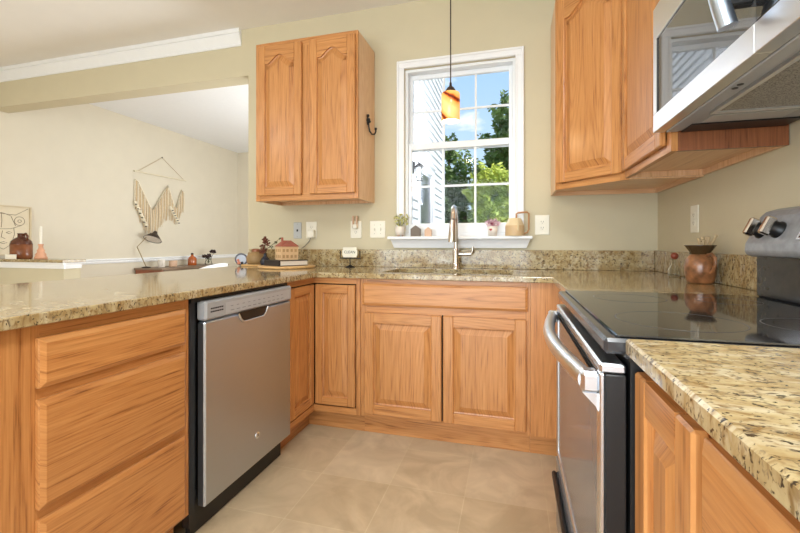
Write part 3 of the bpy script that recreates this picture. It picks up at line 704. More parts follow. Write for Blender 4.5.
for i in range(11): bt.box(-1.9037, -1.9028, DA + .135 + i * .036, DA + .149 + i * .036, .832, .8345)
bt.build('button_marks', plain('grey_print', rgb(130, 131, 134), 0.5), cpo)
hp = MB(); yc0, yc1 = -1.325, -1.12; rim = []
for i in range(15):
    t = i / 14; y = yc0 + (yc1 - yc0) * t; k = min(1, min(t, 1 - t) / .18); rim.append((y, .795 - .038 * (1 - (1 - k) ** 2)))
hp.prism([(yc0, .797)] + rim + [(yc1, .797)], 0, -1.9092, -1.9075); hp.build('pocket_handle', M['black'], dw)
MB().tube([(-1.9065, y, z - .002) for y, z in rim], .004, 8).build('handle_lip', M['steel_light'], dw)
MB().box(-1.99, -1.97, DA - .005, DB + .005, .005, .112).build('kick_plate', M['black'], dw)
bd = MB(); bd.M = Matrix.Translation((-1.909, -1.197, .240)) @ Matrix.Rotation(PI / 2, 4, 'Y')
bd.lathe([(.0145, 0), (.0145, .002), (.0125, .003), (.0, .0028)], (0, 0, 0), 24); bo = bd.build('badge', M['steel_light'], dw)
text('GE', .016, M['slot'], dw, Matrix.Translation((-1.9058, -1.197, .240)) @ Matrix.Rotation(PI / 2, 4, 'Z') @ Matrix.Rotation(PI / 2, 4, 'X'), 'badge_letters', .0003)

# ------------------------------------------------------------------ range
rg = thing('electric_range', (-.35, -1.585, 0), 'black glass-top electric range with steel oven handle between the worktops', 'stove')
RA, RB = -1.962, -1.210
MB().box(-.635, -.03, RA + .004, RB - .004, .06, .886).build('body', M['black'], rg)
MB().box(-.677, -.045, RA + .001, RB - .001, .884, .912, .006).build('cooktop_frame', M['enamel'], rg)
ct = MB().box(-.655, -.13, RA + .012, RB - .012, .912, .917, .002).build('glass_top', M['ceran'], rg)
for (x, y, r) in ((-.50, -1.40, .095), (-.50, -1.77, .115), (-.25, -1.40, .075), (-.25, -1.77, .095)):
    bm_ = MB(); bm_.tube([(x + r * math.cos(a * PI / 20), y + r * math.sin(a * PI / 20), .9171) for a in range(40)], .0011, 4, closed=True, sq=.3)
    bm_.build('burner_marking', M['ring'], ct)
OA, OB = RA + .006, RB - .006
dr = MB()
dr.box(-.683, -.640, OA, OB, .848, .866, .004); dr.box(-.683, -.675, OA, OA + .028, .355, .848, .002); dr.box(-.683, -.675, OB - .028, OB, .355, .848, .002); dr.box(-.683, -.675, OA, OB, .345, .362, .002)
do_ = dr.build('oven_door', M['steel_light'], rg)
MB().box(-.6745, -.640, OA, OA + .0275, .345, .847, .002).box(-.6745, -.64, OB - .0275, OB, .345, .847, .002).box(-.6745, -.64, OA + .0275, OB - .0275, .345, .3615).build('door_edge', M['black'], do_)
MB().box(-.679, -.645, OA + .028, OB - .028, .362, .845).build('oven_glass', M['darkglass'], do_)
st = MB()
for zz in (.832, .838 - .014): st.box(-.6815, -.678, OA + .06, OB - .04, zz, zz + .005)
st.build('vent_slot', M['void'], do_)
hb = MB(); pts = []; n = 18
for i in range(n + 1):
    t = i / n; y = OB - .03 + (OA + .03 - OB + .03) * t; pts.append((-.699 - .034 * math.sin(PI * t), y, .826))
hb.tube(pts, .0165, 12, sq=1.15); hb.box(-.712, -.680, OA + .008, OA + .046, .808, .846, .006); hb.box(-.712, -.680, OB - .046, OB - .012, .808, .846, .006)
hb.prism([(-.710, .808), (-.683, .808), (-.683, .775), (-.688, .785)], 1, OA + .012, OA + .024)
hb.build('oven_handle', M['steel_light'], do_)
wd = MB().box(-.684, -.64, OA, OB, .09, .335, .004).build('warming_drawer', M['darkglass'], rg)
MB().box(-.700, -.684, OA + .02, OB - .01, .262, .285, .005).build('drawer_grip', M['black'], wd)
MB().box(-.60, -.05, RA + .02, RB - .02, .0, .06).build('plinth', M['black'], rg)
MB().box(-.095, -.004, RA + .003, RB - .003, .912, 1.045, .006).build('backguard', M['enamel'], rg)
con = MB(); cprof = [(-.118, 1.042), (-.126, 1.052), (-.124, 1.078), (-.085, 1.160), (-.070, 1.176), (-.040, 1.186), (-.004, 1.186), (-.004, 1.038), (-.105, 1.038)]
con.prism(cprof, 1, RA, RB); co = con.build('control_console', M['enamel_grey'], rg, bevel=.006)
# knobs on the slanted face
fdir = Vector((-.124 + .085, 0, 1.078 - 1.160)).normalized(); nrm = Vector((-.9, 0, .43)).normalized()
def knob(y, s):
    k = MB(); z = fdir.cross(nrm); c = Vector((-.106, y, 1.116)); R = Matrix((fdir, Vector((0, 1, 0)), nrm)).transposed().to_4x4(); k.M = Matrix.Translation(c) @ R
    k.lathe([(.025, 0), (.025, .006), (.021, .010), (.020, .024), (.0, .026)], (0, 0, 0), 20)
    o = k.build('knob', M['black'], rg)
    g = MB(); g.M = k.M; g.box(-.027, .027, -.009, .009, .018, .044, .004); g.build('knob_grip', M['nickel'], o)
for y in (-1.272, -1.352, -1.82, -1.90): knob(y, 1)
ds = MB(); ds.M = Matrix.Translation((-.105, -1.585, 1.119)) @ Matrix((fdir, Vector((0, 1, 0)), nrm)).transposed().to_4x4()
ds.box(-.030, .030, -.13, .13, -.002, .003); dso = ds.build('display', M['ceran'], rg)
df = MB(); df.M = ds.M; df.box(-.034, -.030, -.134, .134, -.002, .004); df.box(.030, .034, -.134, .134, -.002, .004); df.box(-.03, .03, -.134, -.13, -.002, .004); df.box(-.03, .03, .13, .134, -.002, .004)
df.build('display_frame', M['steel_light'], dso)

# ------------------------------------------------------------------ wall cabinets
def wall_box(parent, x0, x1, y0, zb, zt, sides=True):
    m = MB()
    m.box(x0, x0 + .016, y0, -.003, zb, zt, 0, 2); m.build('side_panel', M['oak_side'], parent)
    MB().box(x1 - .016, x1, y0, -.003, zb, zt, 0, 2).build('side_panel', M['oak_side'], parent)
    b = MB(); b.box(x0 + .016, x1 - .016, y0, -.004, zb + .022, zb + .034, 0, 0); b.box(x0 + .016, x1 - .016, y0, -.004, zt - .02, zt - .002, 0, 0); b.box(x0 + .016, x1 - .016, -.016, -.004, zb, zt, 0, 2)
    b.build('box', M['oak_side'], parent)
lc = thing('wall_cabinet', (-2.153, 0, 1.367), 'oak wall cabinet with two arched panel doors left of the window', 'cabinet')
ZB, ZT = 1.367, 2.4386
wall_box(lc, -2.526, -1.780, -.305, ZB, ZT)
ff = MB()
ff.box(-2.526, -2.488, -.325, -.305, ZB, ZT, .001, 2); ff.box(-1.818, -1.780, -.325, -.305, ZB, ZT, .001, 2); ff.box(-2.178, -2.10, -.325, -.305, ZB + .05, ZT - .05, 0, 2)
ff.box(-2.488, -1.818, -.325, -.305, ZB, ZB + .05, 0, 0); ff.box(-2.488, -1.818, -.325, -.305, ZT - .05, ZT, 0, 0)
ff.build('face_frame', M['oak'], lc)
panel_door(lc, frame_mat((-2.500, -.326, ZB + .036), (1, 0, 0), (0, -1, 0)), .329, 1.008, True)
panel_door(lc, frame_mat((-2.112, -.326, ZB + .036), (1, 0, 0), (0, -1, 0)), .318, 1.008, True)
# diagonal corner cabinet
XS = -.600; ZC = 1.380; ZT2 = 2.452
dc = thing('corner_wall_cabinet', (-.25, -.25, ZC), 'diagonal oak wall cabinet with arched door in the right corner', 'cabinet')
A_ = Vector((XS, -.305)); B_ = Vector((-.305, -.620)); u2 = (B_ - A_).normalized(); w2_ = Vector((u2.y, -u2.x)); L2 = (B_ - A_).length
if w2_.x > 0: w2_ = -w2_
fp = [(XS, -.003), (XS, -.305), (-.305, -.620), (-.004, -.620), (-.004, -.003)]
MB().prism([(a, b) for a, b in inset(fp, .014)], 2, ZC + .026, ZT2 - .001, 0).build('box', M['oak_side'], dc)
m = MB(); m.box(XS, XS + .014, -.305, -.003, ZC, ZT2, 0, 2); m.build('side_panel', M['oak_side'], dc)
m = MB(); m.box(-.305, -.004, -.620, -.606, ZC + .0, ZT2, 0, 2); m.build('side_panel', M['oak_side'], dc)
m = MB(); m.box(XS + .014, -.018, -.017, -.003, ZC, ZC + .03, 0, 0); m.box(-.018, -.004, -.606, -.003, ZC, ZC + .03, 0, 1); m.build('hanging_rail', M['oak_side'], dc)
Mx = frame_mat((A_.x, A_.y, ZC), (u2.x, u2.y, 0), (w2_.x, w2_.y, 0)); m = MB(); m.M = Mx
m.box(0, .045, -.018, .002, 0, ZT2 - ZC, 0, 2); m.box(L2 - .045, L2, -.018, .002, 0, ZT2 - ZC, 0, 2); m.box(.045, L2 - .045, -.018, .002, 0, .045, 0, 0); m.box(.045, L2 - .045, -.018, .002, ZT2 - ZC - .05, ZT2 - ZC, 0, 0)
m.build('face_frame', M['oak'], dc)
Md = frame_mat((A_.x + u2.x * .022 + w2_.x * .003, A_.y + u2.y * .022 + w2_.y * .003, ZC + .033), (u2.x, u2.y, 0), (w2_.x, w2_.y, 0))
panel_door(dc, Md, L2 - .046, 1.008, True)
# cabinet between corner cabinet and microwave
rc = thing('wall_cabinet', (-.15, -.91, 1.385), 'oak wall cabinet beside the microwave, its plain side showing beneath it', 'cabinet')
m = MB(); m.box(-.305, -.004, -.638, -.624, 1.385, ZT2, 0, 2); m.build('side_panel', M['oak_side'], rc)
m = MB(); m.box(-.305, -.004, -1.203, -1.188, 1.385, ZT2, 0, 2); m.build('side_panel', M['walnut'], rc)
m = MB(); m.box(-.304, -.004, -1.188, -.638, 1.410, 1.422, 0, 1); m.box(-.018, -.004, -1.188, -.638, 1.385, ZT2, 0, 2); m.box(-.304, -.018, -1.188, -.638, ZT2 - .02, ZT2, 0, 1); m.build('box', M['oak_side'], rc)
m = MB(); m.box(-.325, -.305, -.66, -.622, 1.385, ZT2, .001, 2); m.box(-.325, -.305, -1.203, -1.165, 1.385, ZT2, .001, 2); m.box(-.325, -.305, -1.165, -.66, 1.385, 1.43, 0, 1); m.box(-.325, -.305, -1.165, -.66, ZT2 - .05, ZT2, 0, 1)
m.build('face_frame', M['oak'], rc)
panel_door(rc, frame_mat((-.326, -.652, 1.413), (0, -1, 0), (-1, 0, 0)), .512, 1.008, True)

# ------------------------------------------------------------------ microwave
mw = thing('microwave', (-.19, -1.587, 1.445), 'stainless over-the-range microwave with dark glass door at the upper right', 'microwave')
ma, mb_, mz, mt = -1.965, -1.209, 1.447, 1.856; ms = -1.800
MB().box(-.345, -.004, ma + .002, mb_ - .002, mz + .006, mt).build('body', M['black'], mw)
dd = MB()
dd.box(-.380, -.347, ms + .001, mb_, mz, 1.506, .0012); dd.box(-.380, -.347, ms + .001, mb_, 1.748, mt, .0012); dd.box(-.380, -.347, mb_ - .030, mb_, 1.506, 1.748, .002)
ddo = dd.build('door', M['steel_light'], mw)
MB().box(-.376, -.350, ms + .002, mb_ - .030, 1.506, 1.748).build('door_glass', M['mwglass'], ddo)
MB().box(-.3785, -.376, mb_ - .036, mb_ - .030, 1.506, 1.748).build('glass_border', M['black'], ddo)
mh = MB(); pts = []
for i in range(13):
    t = i / 12; pts.append((-.414 - .026 * math.sin(PI * t), -1.778, 1.515 + .30 * t))
mh.tube(pts, .0175, 14, sq=1.0); mho = mh.build('door_handle', M['steel'], ddo)
for zz in (1.552, 1.79): MB().box(-.424, -.374, -1.79, -1.768, zz, zz + .022, .003).build('handle_mount', M['black'], ddo)
cpn = MB(); cpn.box(-.380, -.347, ma, ms - .001, mz, 1.506, .0012); cpo2 = cpn.build('control_panel', M['steel_light'], mw)
MB().box(-.379, -.347, ma, ms - .002, 1.506, mt, .003).build('keypad', M['ceran'], cpo2)
un = MB(); un.box(-.345, -.31, ma + .01, mb_ - .01, mz - .003, mz + .006, .002); un.box(-.31, -.02, ma + .01, mb_ - .01, mz, mz + .006)
uno = un.build('underside', M['panel_grey'], mw)
fl = MB(); fl.box(-.290, -.06, -1.945, -1.435, mz - .005, mz, .001); fl.build('grease_filter', M['filter'], uno)
fr_ = MB(); fr_.box(-.302, -.290, -1.955, -1.420, mz - .009, mz, .001); fr_.box(-.290, -.05, -1.435, -1.420, mz - .009, mz, .001); fr_.box(-.06, -.05, -1.945, -1.435, mz - .009, mz, .001)
fr_.build('filter_frame', M['steel_light'], uno)
MB().box(-.28, -.08, -1.385, -1.315, mz - .003, mz, .001).build('cooktop_lamp_cover', M['grey_plate'], uno)
dk = MB(); dk.box(-.30, -.02, -1.30, -1.215, mz - .004, mz); dk.build('vent_recess', M['black'], uno)
for y in (-1.612, -1.636): MB().lathe([(.0065, -.0012), (.0065, 0)], (-.328, y, mz - .003), 12).build('screw_hole', M['black'], uno)

# ------------------------------------------------------------------ pendant lamp
px_, py_ = -1.168, -.47
pn = thing('pendant_lamp', (px_, py_, 1.765), 'amber art-glass pendant lamp hanging before the window', 'lamp')
zb, zt_ = 1.765, 1.926
MB().lathe([(.0490, zb), (.0515, zb + .002), (.0525, zt_ - .010), (.048, zt_ - .003), (.018, zt_), (.018, zt_ - .003), (.046, zt_ - .007), (.0500, zt_ - .012), (.0490, zb)], (px_, py_, 0), 36, caps=False).build('lamp_shade', M['amber_shade'], pn)
MB().lathe([(.0482, zb + .001), (.0488, zt_ - .014), (.02, zt_ - .012)], (px_, py_, 0), 36, caps=False).build('shade_lining', M['lining'], pn)
MB().lathe([(.0, 0), (.0, 0), (.030, 0), (.028, .012), (.017, .028), (.008, .034), (.006, .055), (.0, .055)], (px_, py_, zt_ + .001), 20).build('socket_cap', M['lampdark'], pn)
MB().tube([(px_, py_, zt_ + .05), (px_, py_, CZ - .025)], .0035, 8).build('cord', M['lampdark'], pn)
MB().lathe([(.06, -.025), (.06, -.01), (.055, 0)], (px_, py_, CZ - .001), 24).build('canopy', M['lampdark'], pn)
MB().ball((px_, py_, zb + .060), .032, 16, 1.1).build('bulb', M['bulb'], pn)
pl = bpy.data.lights.new('pendant_light', 'POINT'); pl.energy = 1.6; pl.color = (1, .8, .5); pl.shadow_soft_size = .03
po = bpy.data.objects.new('pendant_light', pl); C.objects.link(po); po.parent = pn; po.location = (0, 0, -.012)

# unseen ceiling lamps, added as fill light for the rooms
def fill_ceiling_lamp(x, y, e, label, size=.32):
    t = thing('fill_ceiling_lamp', (x, y, CZ), label, 'lamp', 'added fill lamps on the ceiling')
    MB().lathe([(.17, -.03), (.19, -.001)], (x, y, CZ), 28).build('rim', M['nickel'], t)
    MB().lathe([(.0, -.075), (.08, -.07), (.14, -.05), (.168, -.03)], (x, y, CZ), 28).build('diffuser', M['diffuser'], t)
    a = area('ceiling_fill_light', (x, y, CZ - .09), size, e, (x, y, 0), (.93, .97, 1)); a.parent = t; a.location = (0, 0, -.09); a.data.shape = 'DISK'
fill_ceiling_lamp(-.55, -2.5, 32, 'unseen ceiling lamp added to light the kitchen', .6)
fill_ceiling_lamp(-4.3, -3.4, 38, 'unseen ceiling lamp added to light the living area behind the peninsula', .6)
fill_ceiling_lamp(-2.75, 1.3, 14, 'unseen ceiling lamp added to light the dining room', .5)

# ------------------------------------------------------------------ outlets, switches, phone jack
def plate(name, label, cat, M4, w, h, mat, group=None, kind='outlet'):
    t = tag(MB().build('tmp', mat) if False else _plate(name, M4, w, h, mat), label, cat, group)
    d = MB(); d.M = M4
    if kind == 'outlet':
        for zc in (-.019, .019):
            f = MB(); f.M = M4; f.box(-.016, .016, .006, .0085, zc - .014, zc + .014, .004); r = f.build('receptacle', M['ivory'], t)
            s = MB(); s.M = M4; s.box(-.008, -.0055, .0086, .009, zc - .003, zc + .007); s.box(.0055, .008, .0086, .009, zc - .003, zc + .007); s.box(-.002, .002, .0086, .009, zc - .010, zc - .006); s.build('slots', M['slot'], r)
    elif kind == 'switch':
        for xc in (-.023, .023):
            f = MB(); f.M = M4; f.box(xc - .005, xc + .005, .006, .015, -.010, .012, .002); f.build('toggle', M['ivory'], t)
            for zz in (-.032, .030):
                f = MB(); f.M = M4; f.box(xc - .002, xc + .002, .006, .0068, zz, zz + .003); f.build('screw', M['slot'], t)
    else:
        f = MB(); f.M = M4; f.box(-.006, .006, .006, .0075, -.008, .008); f.build('jack', M['black'], t)
        
        for zz in (.045, -.049):
            f = MB(); f.M = M4; f.box(-.002, .002, .006, .0075, zz, zz + .004); f.build('screw', M['slot'], t)
    return t
def _plate(name, M4, w, h, mat):
    d = MB(); d.M = M4; d.box(-w / 2, w / 2, 0.0005, .006, -h / 2, h / 2, .0025); return d.build(name, mat, None, tuple(M4.translation))
def onback(x, z): return frame_mat((x, 0, z), (1, 0, 0), (0, -1, 0))
plate('phone_jack', 'grey metal phone jack plate left of the corded outlet', 'phone jack', onback(-2.392, 1.178), .066, .122, M['grey_plate'], None, 'jack')
plate('wall_outlet', 'ivory outlet with a plugged-in charger beneath the left wall cabinet', 'outlet', onback(-2.275, 1.180), .088, .126, M['ivory'])
plate('wall_outlet', 'ivory outlet with a tan plug-in, above the small sign', 'outlet', onback(-1.921, 1.180), .084, .124, M['ivory'])
plate('light_switch', 'ivory double light switch beside the window sill', 'switch', onback(-1.757, 1.180), .114, .122, M['ivory'], None, 'switch')
plate('wall_outlet', 'ivory outlet right of the window, beside the watering can', 'outlet', onback(-.651, 1.198), .088, .126, M['ivory'])
plate('wall_outlet', 'ivory outlet on the right wall above the brown jug', 'outlet', frame_mat((0, -.520, 1.195), (0, -1, 0), (-1, 0, 0)), .084, .130, M['ivory'])
ch = thing('phone_charger', (-2.265, -.010, 1.16), 'small white charger with cord in the leftmost ivory outlet', 'charger')
MB().box(-2.292, -2.238, -.045, -.0095, 1.122, 1.182, .006).build('plug_body', M['ivory'], ch)
MB().tube([(-2.265, -.028, 1.137), (-2.275, -.034, 1.10), (-2.31, -.04, 1.06), (-2.335, -.045, 1.043)], .003, 6).build('cord', plain('grey_cord', rgb(120, 116, 104), .6), ch)
pg = thing('plug_in', (-1.921, -.010, 1.20), 'tan two-pronged plug-in on the outlet above the small sign', 'plug-in')
MB().box(-1.937, -1.905, -.036, -.0095, 1.184, 1.218, .005).build('plug_body', M['ivory'], pg)
MB().box(-1.942, -1.930, -.030, -.018, 1.19, 1.278, .003).build('prong', M['tan'], pg); MB().box(-1.914, -1.902, -.030, -.018, 1.19, 1.278, .003).build('prong', M['tan'], pg)

# hook on the side of the left wall cabinet
hk = thing('coat_hook', (-1.779, -.155, 1.86), 'black iron hook on the side of the left wall cabinet', 'hook')
MB().ball((-1.772, -.160, 1.942), .010, 10).ball((-1.772, -.150, 1.918), .012, 10).ball((-1.772, -.164, 1.910), .010, 10).ball((-1.770, -.136, 1.908), .010, 10).box(-1.779, -1.773, -.166, -.144, 1.88, 1.945, .002).build('rosette', M['iron'], hk)
MB().tube([(-1.770, -.155, 1.905), (-1.768, -.157, 1.87), (-1.763, -.152, 1.838), (-1.754, -.135, 1.822), (-1.744, -.112, 1.826), (-1.738, -.100, 1.845), (-1.738, -.100, 1.862)], .0055, 8).ball((-1.738, -.100, 1.866), .010, 10).build('hook_arm', M['iron'], hk)

# ------------------------------------------------------------------ window sill ornaments (stool top 1.128)
SZ = 1.1285
def tuft(mb, c, n, r, h, size, seed, flat=1.0):
    rnd = random.Random(seed); vs = []; fs = []
    for i in range(n):
        u = Vector((rnd.gauss(0, 1), rnd.gauss(0, 1), rnd.gauss(0, 1))).normalized() * rnd.random() ** .4
        p = Vector(c) + Vector((u.x * r, u.y * r * flat, u.z * h)); a = Vector((rnd.gauss(0, 1), rnd.gauss(0, 1), rnd.gauss(0, 1))).normalized(); b = a.cross(Vector((rnd.gauss(0, 1), rnd.gauss(0, 1), .3))).normalized()
        s = size * rnd.uniform(.6, 1.2); k = len(vs); vs += [tuple(p - a * s), tuple(p - b * s * .55), tuple(p + a * s), tuple(p + b * s * .55)]; fs.append((k, k + 1, k + 2, k + 3))
    mb.add(vs, fs); return mb
x, y = -1.580, -.052
t = thing('potted_plant', (x, y, SZ), 'small white footed pot of yellow-green sprigs at the left end of the sill', 'plant')
MB().lathe([(.0, .008), (.028, .010), (.033, .03), (.033, .068), (.030, .068), (.029, .06), (.0, .06)], (x, y, SZ), 20).build('pot', M['pot_white'], t)
for a in range(3): MB().ball((x + .022 * math.cos(a * 2.1 + .5), y + .022 * math.sin(a * 2.1 + .5), SZ + .008), .008, 8).build('foot', M['tan'], t)
f = MB(); tuft(f, (x + .012, y, SZ + .118), 90, .058, .052, .013, 3, .6); rnd = random.Random(2)
f.build('leaves', M['leaf'], t); f = MB()
for i in range(9): f.tube([(x, y, SZ + .06), (x + rnd.uniform(-.04, .04), y + rnd.uniform(-.025, .025), SZ + rnd.uniform(.10, .15))], .0012, 5)
f.build('stems', M['sprig'], t)
def tiny_house(x, y, w, h, d, mat, label):
    o = MB(); o.prism([(x - w / 2, SZ), (x + w / 2, SZ), (x + w / 2, SZ + h * .68), (x, SZ + h), (x - w / 2, SZ + h * .68)], 1, y - d / 2, y + d / 2)
    return tag(o.build('house_figurine', mat, None, (x, y, SZ), bevel=.001), label, 'figurine', 'little wooden houses on the window sill')
tiny_house(-1.468, -.05, .066, .074, .03, M['taupe'], 'larger dark taupe wooden house figurine on the sill')
tiny_house(-1.381, -.05, .046, .062, .028, M['tan'], 'smaller pale tan wooden house figurine on the sill')
x, y = -.958, -.05
t = thing('flower_pot', (x, y, SZ), 'small cream pot of pink flowers with a red heart on the sill', 'plant')
MB().lathe([(.0, 0), (.026, 0), (.034, .062), (.031, .062), (.028, .05), (.0, .05)], (x, y, SZ), 20).build('pot', M['pot_white'], t)
hm = MB(); hm.M = Matrix.Translation((x - .010, y - .0315, SZ + .04)); lp = []
for i in range(24):
    a = 2 * PI * i / 24; lp.append((.00055 * 16 * math.sin(a) ** 3, .00055 * (13 * math.cos(a) - 5 * math.cos(2 * a) - 2 * math.cos(3 * a) - math.cos(4 * a))))
hm.prism(lp, 1, -.004, .004); hm.build('heart', M['heart'], t)
tuft(MB(), (x, y, SZ + .084), 120, .050, .030, .011, 5, .7).build('blossoms', M['pink'], t)
tuft(MB(), (x, y, SZ + .080), 18, .042, .022, .010, 8, .7).build('dark_blossoms', M['magenta'], t)
x, y = -.820, -.048
t = thing('watering_can', (x, y, SZ), 'cream watering can with brown loop handle at the right end of the sill', 'watering can')
MB().lathe([(.0, 0), (.055, 0), (.058, .004), (.058, .066), (.057, .068), (.040, .108), (.036, .112), (.0, .112)], (x, y, SZ), 28).build('body', M['cream'], t)
MB().lathe([(.0588, .0), (.0588, .064)], (x, y, SZ + .001), 28).build('lower_band', plain('tan_enamel_band', rgb(212, 180, 136), .5, noise=.03), t)
MB().tube([(x + .010, y, SZ + .11), (x + .010, y, SZ + .14), (x + .022, y, SZ + .147), (x + .076, y, SZ + .150), (x + .086, y, SZ + .140), (x + .086, y, SZ + .04), (x + .076, y, SZ + .022), (x + .056, y, SZ + .012)], .0055, 8).build('handle', M['copper'], t)
MB().tube([(x + .02, y - .045, SZ + .03), (x + .02, y - .068, SZ + .06), (x + .02, y - .075, SZ + .10)], [.009, .006, .004], 8).build('spout', M['cream'], t)

# ------------------------------------------------------------------ left counter still life (counter top .915)
K = .9155
bx, by = -2.32, -.27
tag(MB().lathe([(.0, 0), (.185, 0), (.192, .004), (.192, .012), (.187, .015), (.0, .015)], (bx, by, K), 48, 0).build('serving_board', M['board'], None, (bx, by, K)), 'round wooden board under the book and clay house', 'board')
bk = thing('book', (-2.33, -.28, K + .0155), 'black-spined book lying under the little house', 'book')
Mb = Matrix.Translation((-2.325, -.275, K + .0155)) @ Matrix.Rotation(1.06, 4, 'Z')
m = MB(); m.M = Mb; m.box(-.098, .106, -.098, .098, .004, .033); m.build('pages', M['paper'], bk)
m = MB(); m.M = Mb; m.box(-.110, .110, -.102, .102, 0, .004); m.box(-.110, .110, -.102, .102, .033, .037); m.box(-.110, -.098, -.102, .102, .004, .033); m.build('cover', M['bookblack'], bk)
HX, HY = -2.325, -.265
hs = thing('house_ornament', (HX, HY, K + .053), 'sandy clay model house with red roof standing on the book', 'ornament')
Mh = Matrix.Translation((HX, HY, K + .053)) @ Matrix.Rotation(.95, 4, 'Z')
m = MB(); m.M = Mh; m.box(-.060, .060, -.052, .052, 0, .092); m.build('walls', M['housewall'], hs)
m = MB(); m.M = Mh
m.add([(-.066, -.058, .091), (.066, -.058, .091), (.066, .058, .091), (-.066, .058, .091), (-.03, 0, .132), (.03, 0, .132)], [(0, 1, 5, 4), (1, 2, 5), (2, 3, 4, 5), (3, 0, 4), (0, 3, 2, 1)])
m.prism([(-.058, .0905), (.058, .0905), (0, .128)], 1, -.060, .0); m.build('roof', M['clay_pink'], hs)
m = MB(); m.M = Mh; m.box(-.036, -.024, .0, .012, .115, .152); m.build('chimney', M['clay_pink'], hs)
for wx in (-.044, -.018, .012, .040):
    for wz in (.014, .054):
        m = MB(); m.M = Mh; m.box(wx - .008, wx + .008, -.0532, -.051, wz, wz + .020); m.build('window_recess', M['housewin'], hs)
for wy in (-.030, .0, .030):
    for wz in (.014, .054):
        m = MB(); m.M = Mh; m.box(-.0612, -.059, wy - .008, wy + .008, wz, wz + .020); m.build('window_recess', M['housewin'], hs)
vx, vy = -2.535, -.205
vz = thing('bud_vase', (vx, vy, K), 'small dark vase of dried red flowers beside the clay house', 'vase')
MB().lathe([(.0, 0), (.022, 0), (.034, .02), (.036, .036), (.026, .058), (.012, .074), (.011, .09), (.014, .095), (.011, .094), (.0, .08)], (vx, vy, K + .0005), 20).build('vessel', M['slate'], vz)
st_ = MB(); rnd = random.Random(4); fl_ = MB(); sg = MB()
for i in range(6):
    p = (vx + rnd.uniform(-.025, .02), vy + rnd.uniform(-.015, .015), K + .105 + .019 * i); st_.tube([(vx, vy, K + .085), p], .0014, 5); tuft(fl_, p, 26, .024, .016, .010, 20 + i)
for i in range(3):
    p = (vx + .05 + .035 * i, vy, K + .14 + .03 * i); st_.tube([(vx, vy, K + .085), (vx + .02, vy, K + .13), p], .0012, 5); tuft(sg, p, 10, .014, .010, .008, 40 + i)
st_.build('stems', M['sprig'], vz); fl_.build('flowers', M['dryred'], vz); sg.build('sprig', M['sprig'], vz)
jx, jy = -2.655, -.14
tag(MB().box(jx - .085, jx + .085, jy - .06, jy + .06, K, K + .012, .003, 0).build('trivet', M['board'], None, (jx, jy, K)), 'small wooden trivet under the tan stoneware jar', 'trivet')
jr = thing('stoneware_jar', (jx, jy, K + .0125), 'squat tan stoneware jar with two lugs by the wall opening', 'jar')
MB().lathe([(.0, 0), (.056, 0), (.066, .02), (.068, .045), (.058, .072), (.036, .088), (.030, .092), (.0, .092)], (jx, jy, K + .0125), 28).build('vessel', M['stoneware'], jr)
MB().lathe([(.030, .092), (.031, .10), (.026, .113), (.0, .115)], (jx, jy, K + .0125), 20).build('neck', plain('rust_glaze', rgb(150, 92, 62), .4), jr)
for s in (-1, 1): MB().tube([(jx + s * .050, jy, K + .09), (jx + s * .062, jy, K + .098), (jx + s * .066, jy, K + .085), (jx + s * .063, jy, K + .07)], .005, 8).build('lug', M['stoneware'], jr)
px2, py2 = -2.762, -.165
pt = thing('round_dish', (px2, py2, K), 'round blue-rimmed dish standing on edge behind the tan jar', 'dish')
Rx = Matrix.Translation((px2, py2, K + .047)) @ Matrix.Rotation(.45, 4, 'Z') @ Matrix.Scale(.8, 4) @ Matrix.Rotation(PI / 2 + .12, 4, 'X')
m = MB(); m.M = Rx; m.lathe([(.044, .006), (.050, .002), (.058, .0), (.056, -.006), (.044, -.002), (.044, .006)], (0, 0, 0), 32, caps=False); m.build('rim', M['bluerim'], pt)
m = MB(); m.M = Rx; m.lathe([(.0, .004), (.045, .005)], (0, 0, 0), 32); m.build('face', M['palblue'], pt)
m = MB(); m.M = Rx; m.ball((-.022, -.03, .006), .017, 10, .3).ball((-.028, -.006, .006), .013, 10, .3); m.build('coral_spots', M['orange'], pt)
m = MB(); m.M = Rx; m.ball((.006, -.032, .006), .014, 10, .3); m.build('navy_spot', M['slate'], pt)

# sign on the counter
sgx, sgy = -1.925, -.105
sg_ = thing('tabletop_sign', (sgx, sgy, K), 'small CLEAN sign in a black wire stand before the backsplash', 'sign')
MB().lathe([(.0, 0), (.034, 0), (.034, .004), (.014, .010), (.010, .016), (.0, .016)], (sgx, sgy, K), 20).build('base', M['iron'], sg_)
MB().tube([(sgx, sgy, K + .012), (sgx, sgy, K + .062)], .004, 8).build('post', M['iron'], sg_)
m = MB(); m.tube([(sgx - .073, sgy, K + .112), (sgx - .073, sgy, K + .062), (sgx + .073, sgy, K + .062), (sgx + .073, sgy, K + .112)], .0045, 8); m.build('cradle', M['iron'], sg_)
cd = MB(); cd.box(sgx - .050, sgx + .050, sgy - .008, sgy - .002, K + .068, K + .138, .001); cdo = cd.build('card', M['ivory'], sg_)
MB().box(sgx - .056, sgx + .056, sgy - .0075, sgy - .0025, K + .080, K + .118, .001).build('card_tab', M['ivory'], sg_)
text('CLEAN', .027, M['lampdark'], sg_, Matrix.Translation((sgx, sgy - .0086, K + .104)) @ Matrix.Rotation(PI / 2, 4, 'X'), 'letters', .0005)

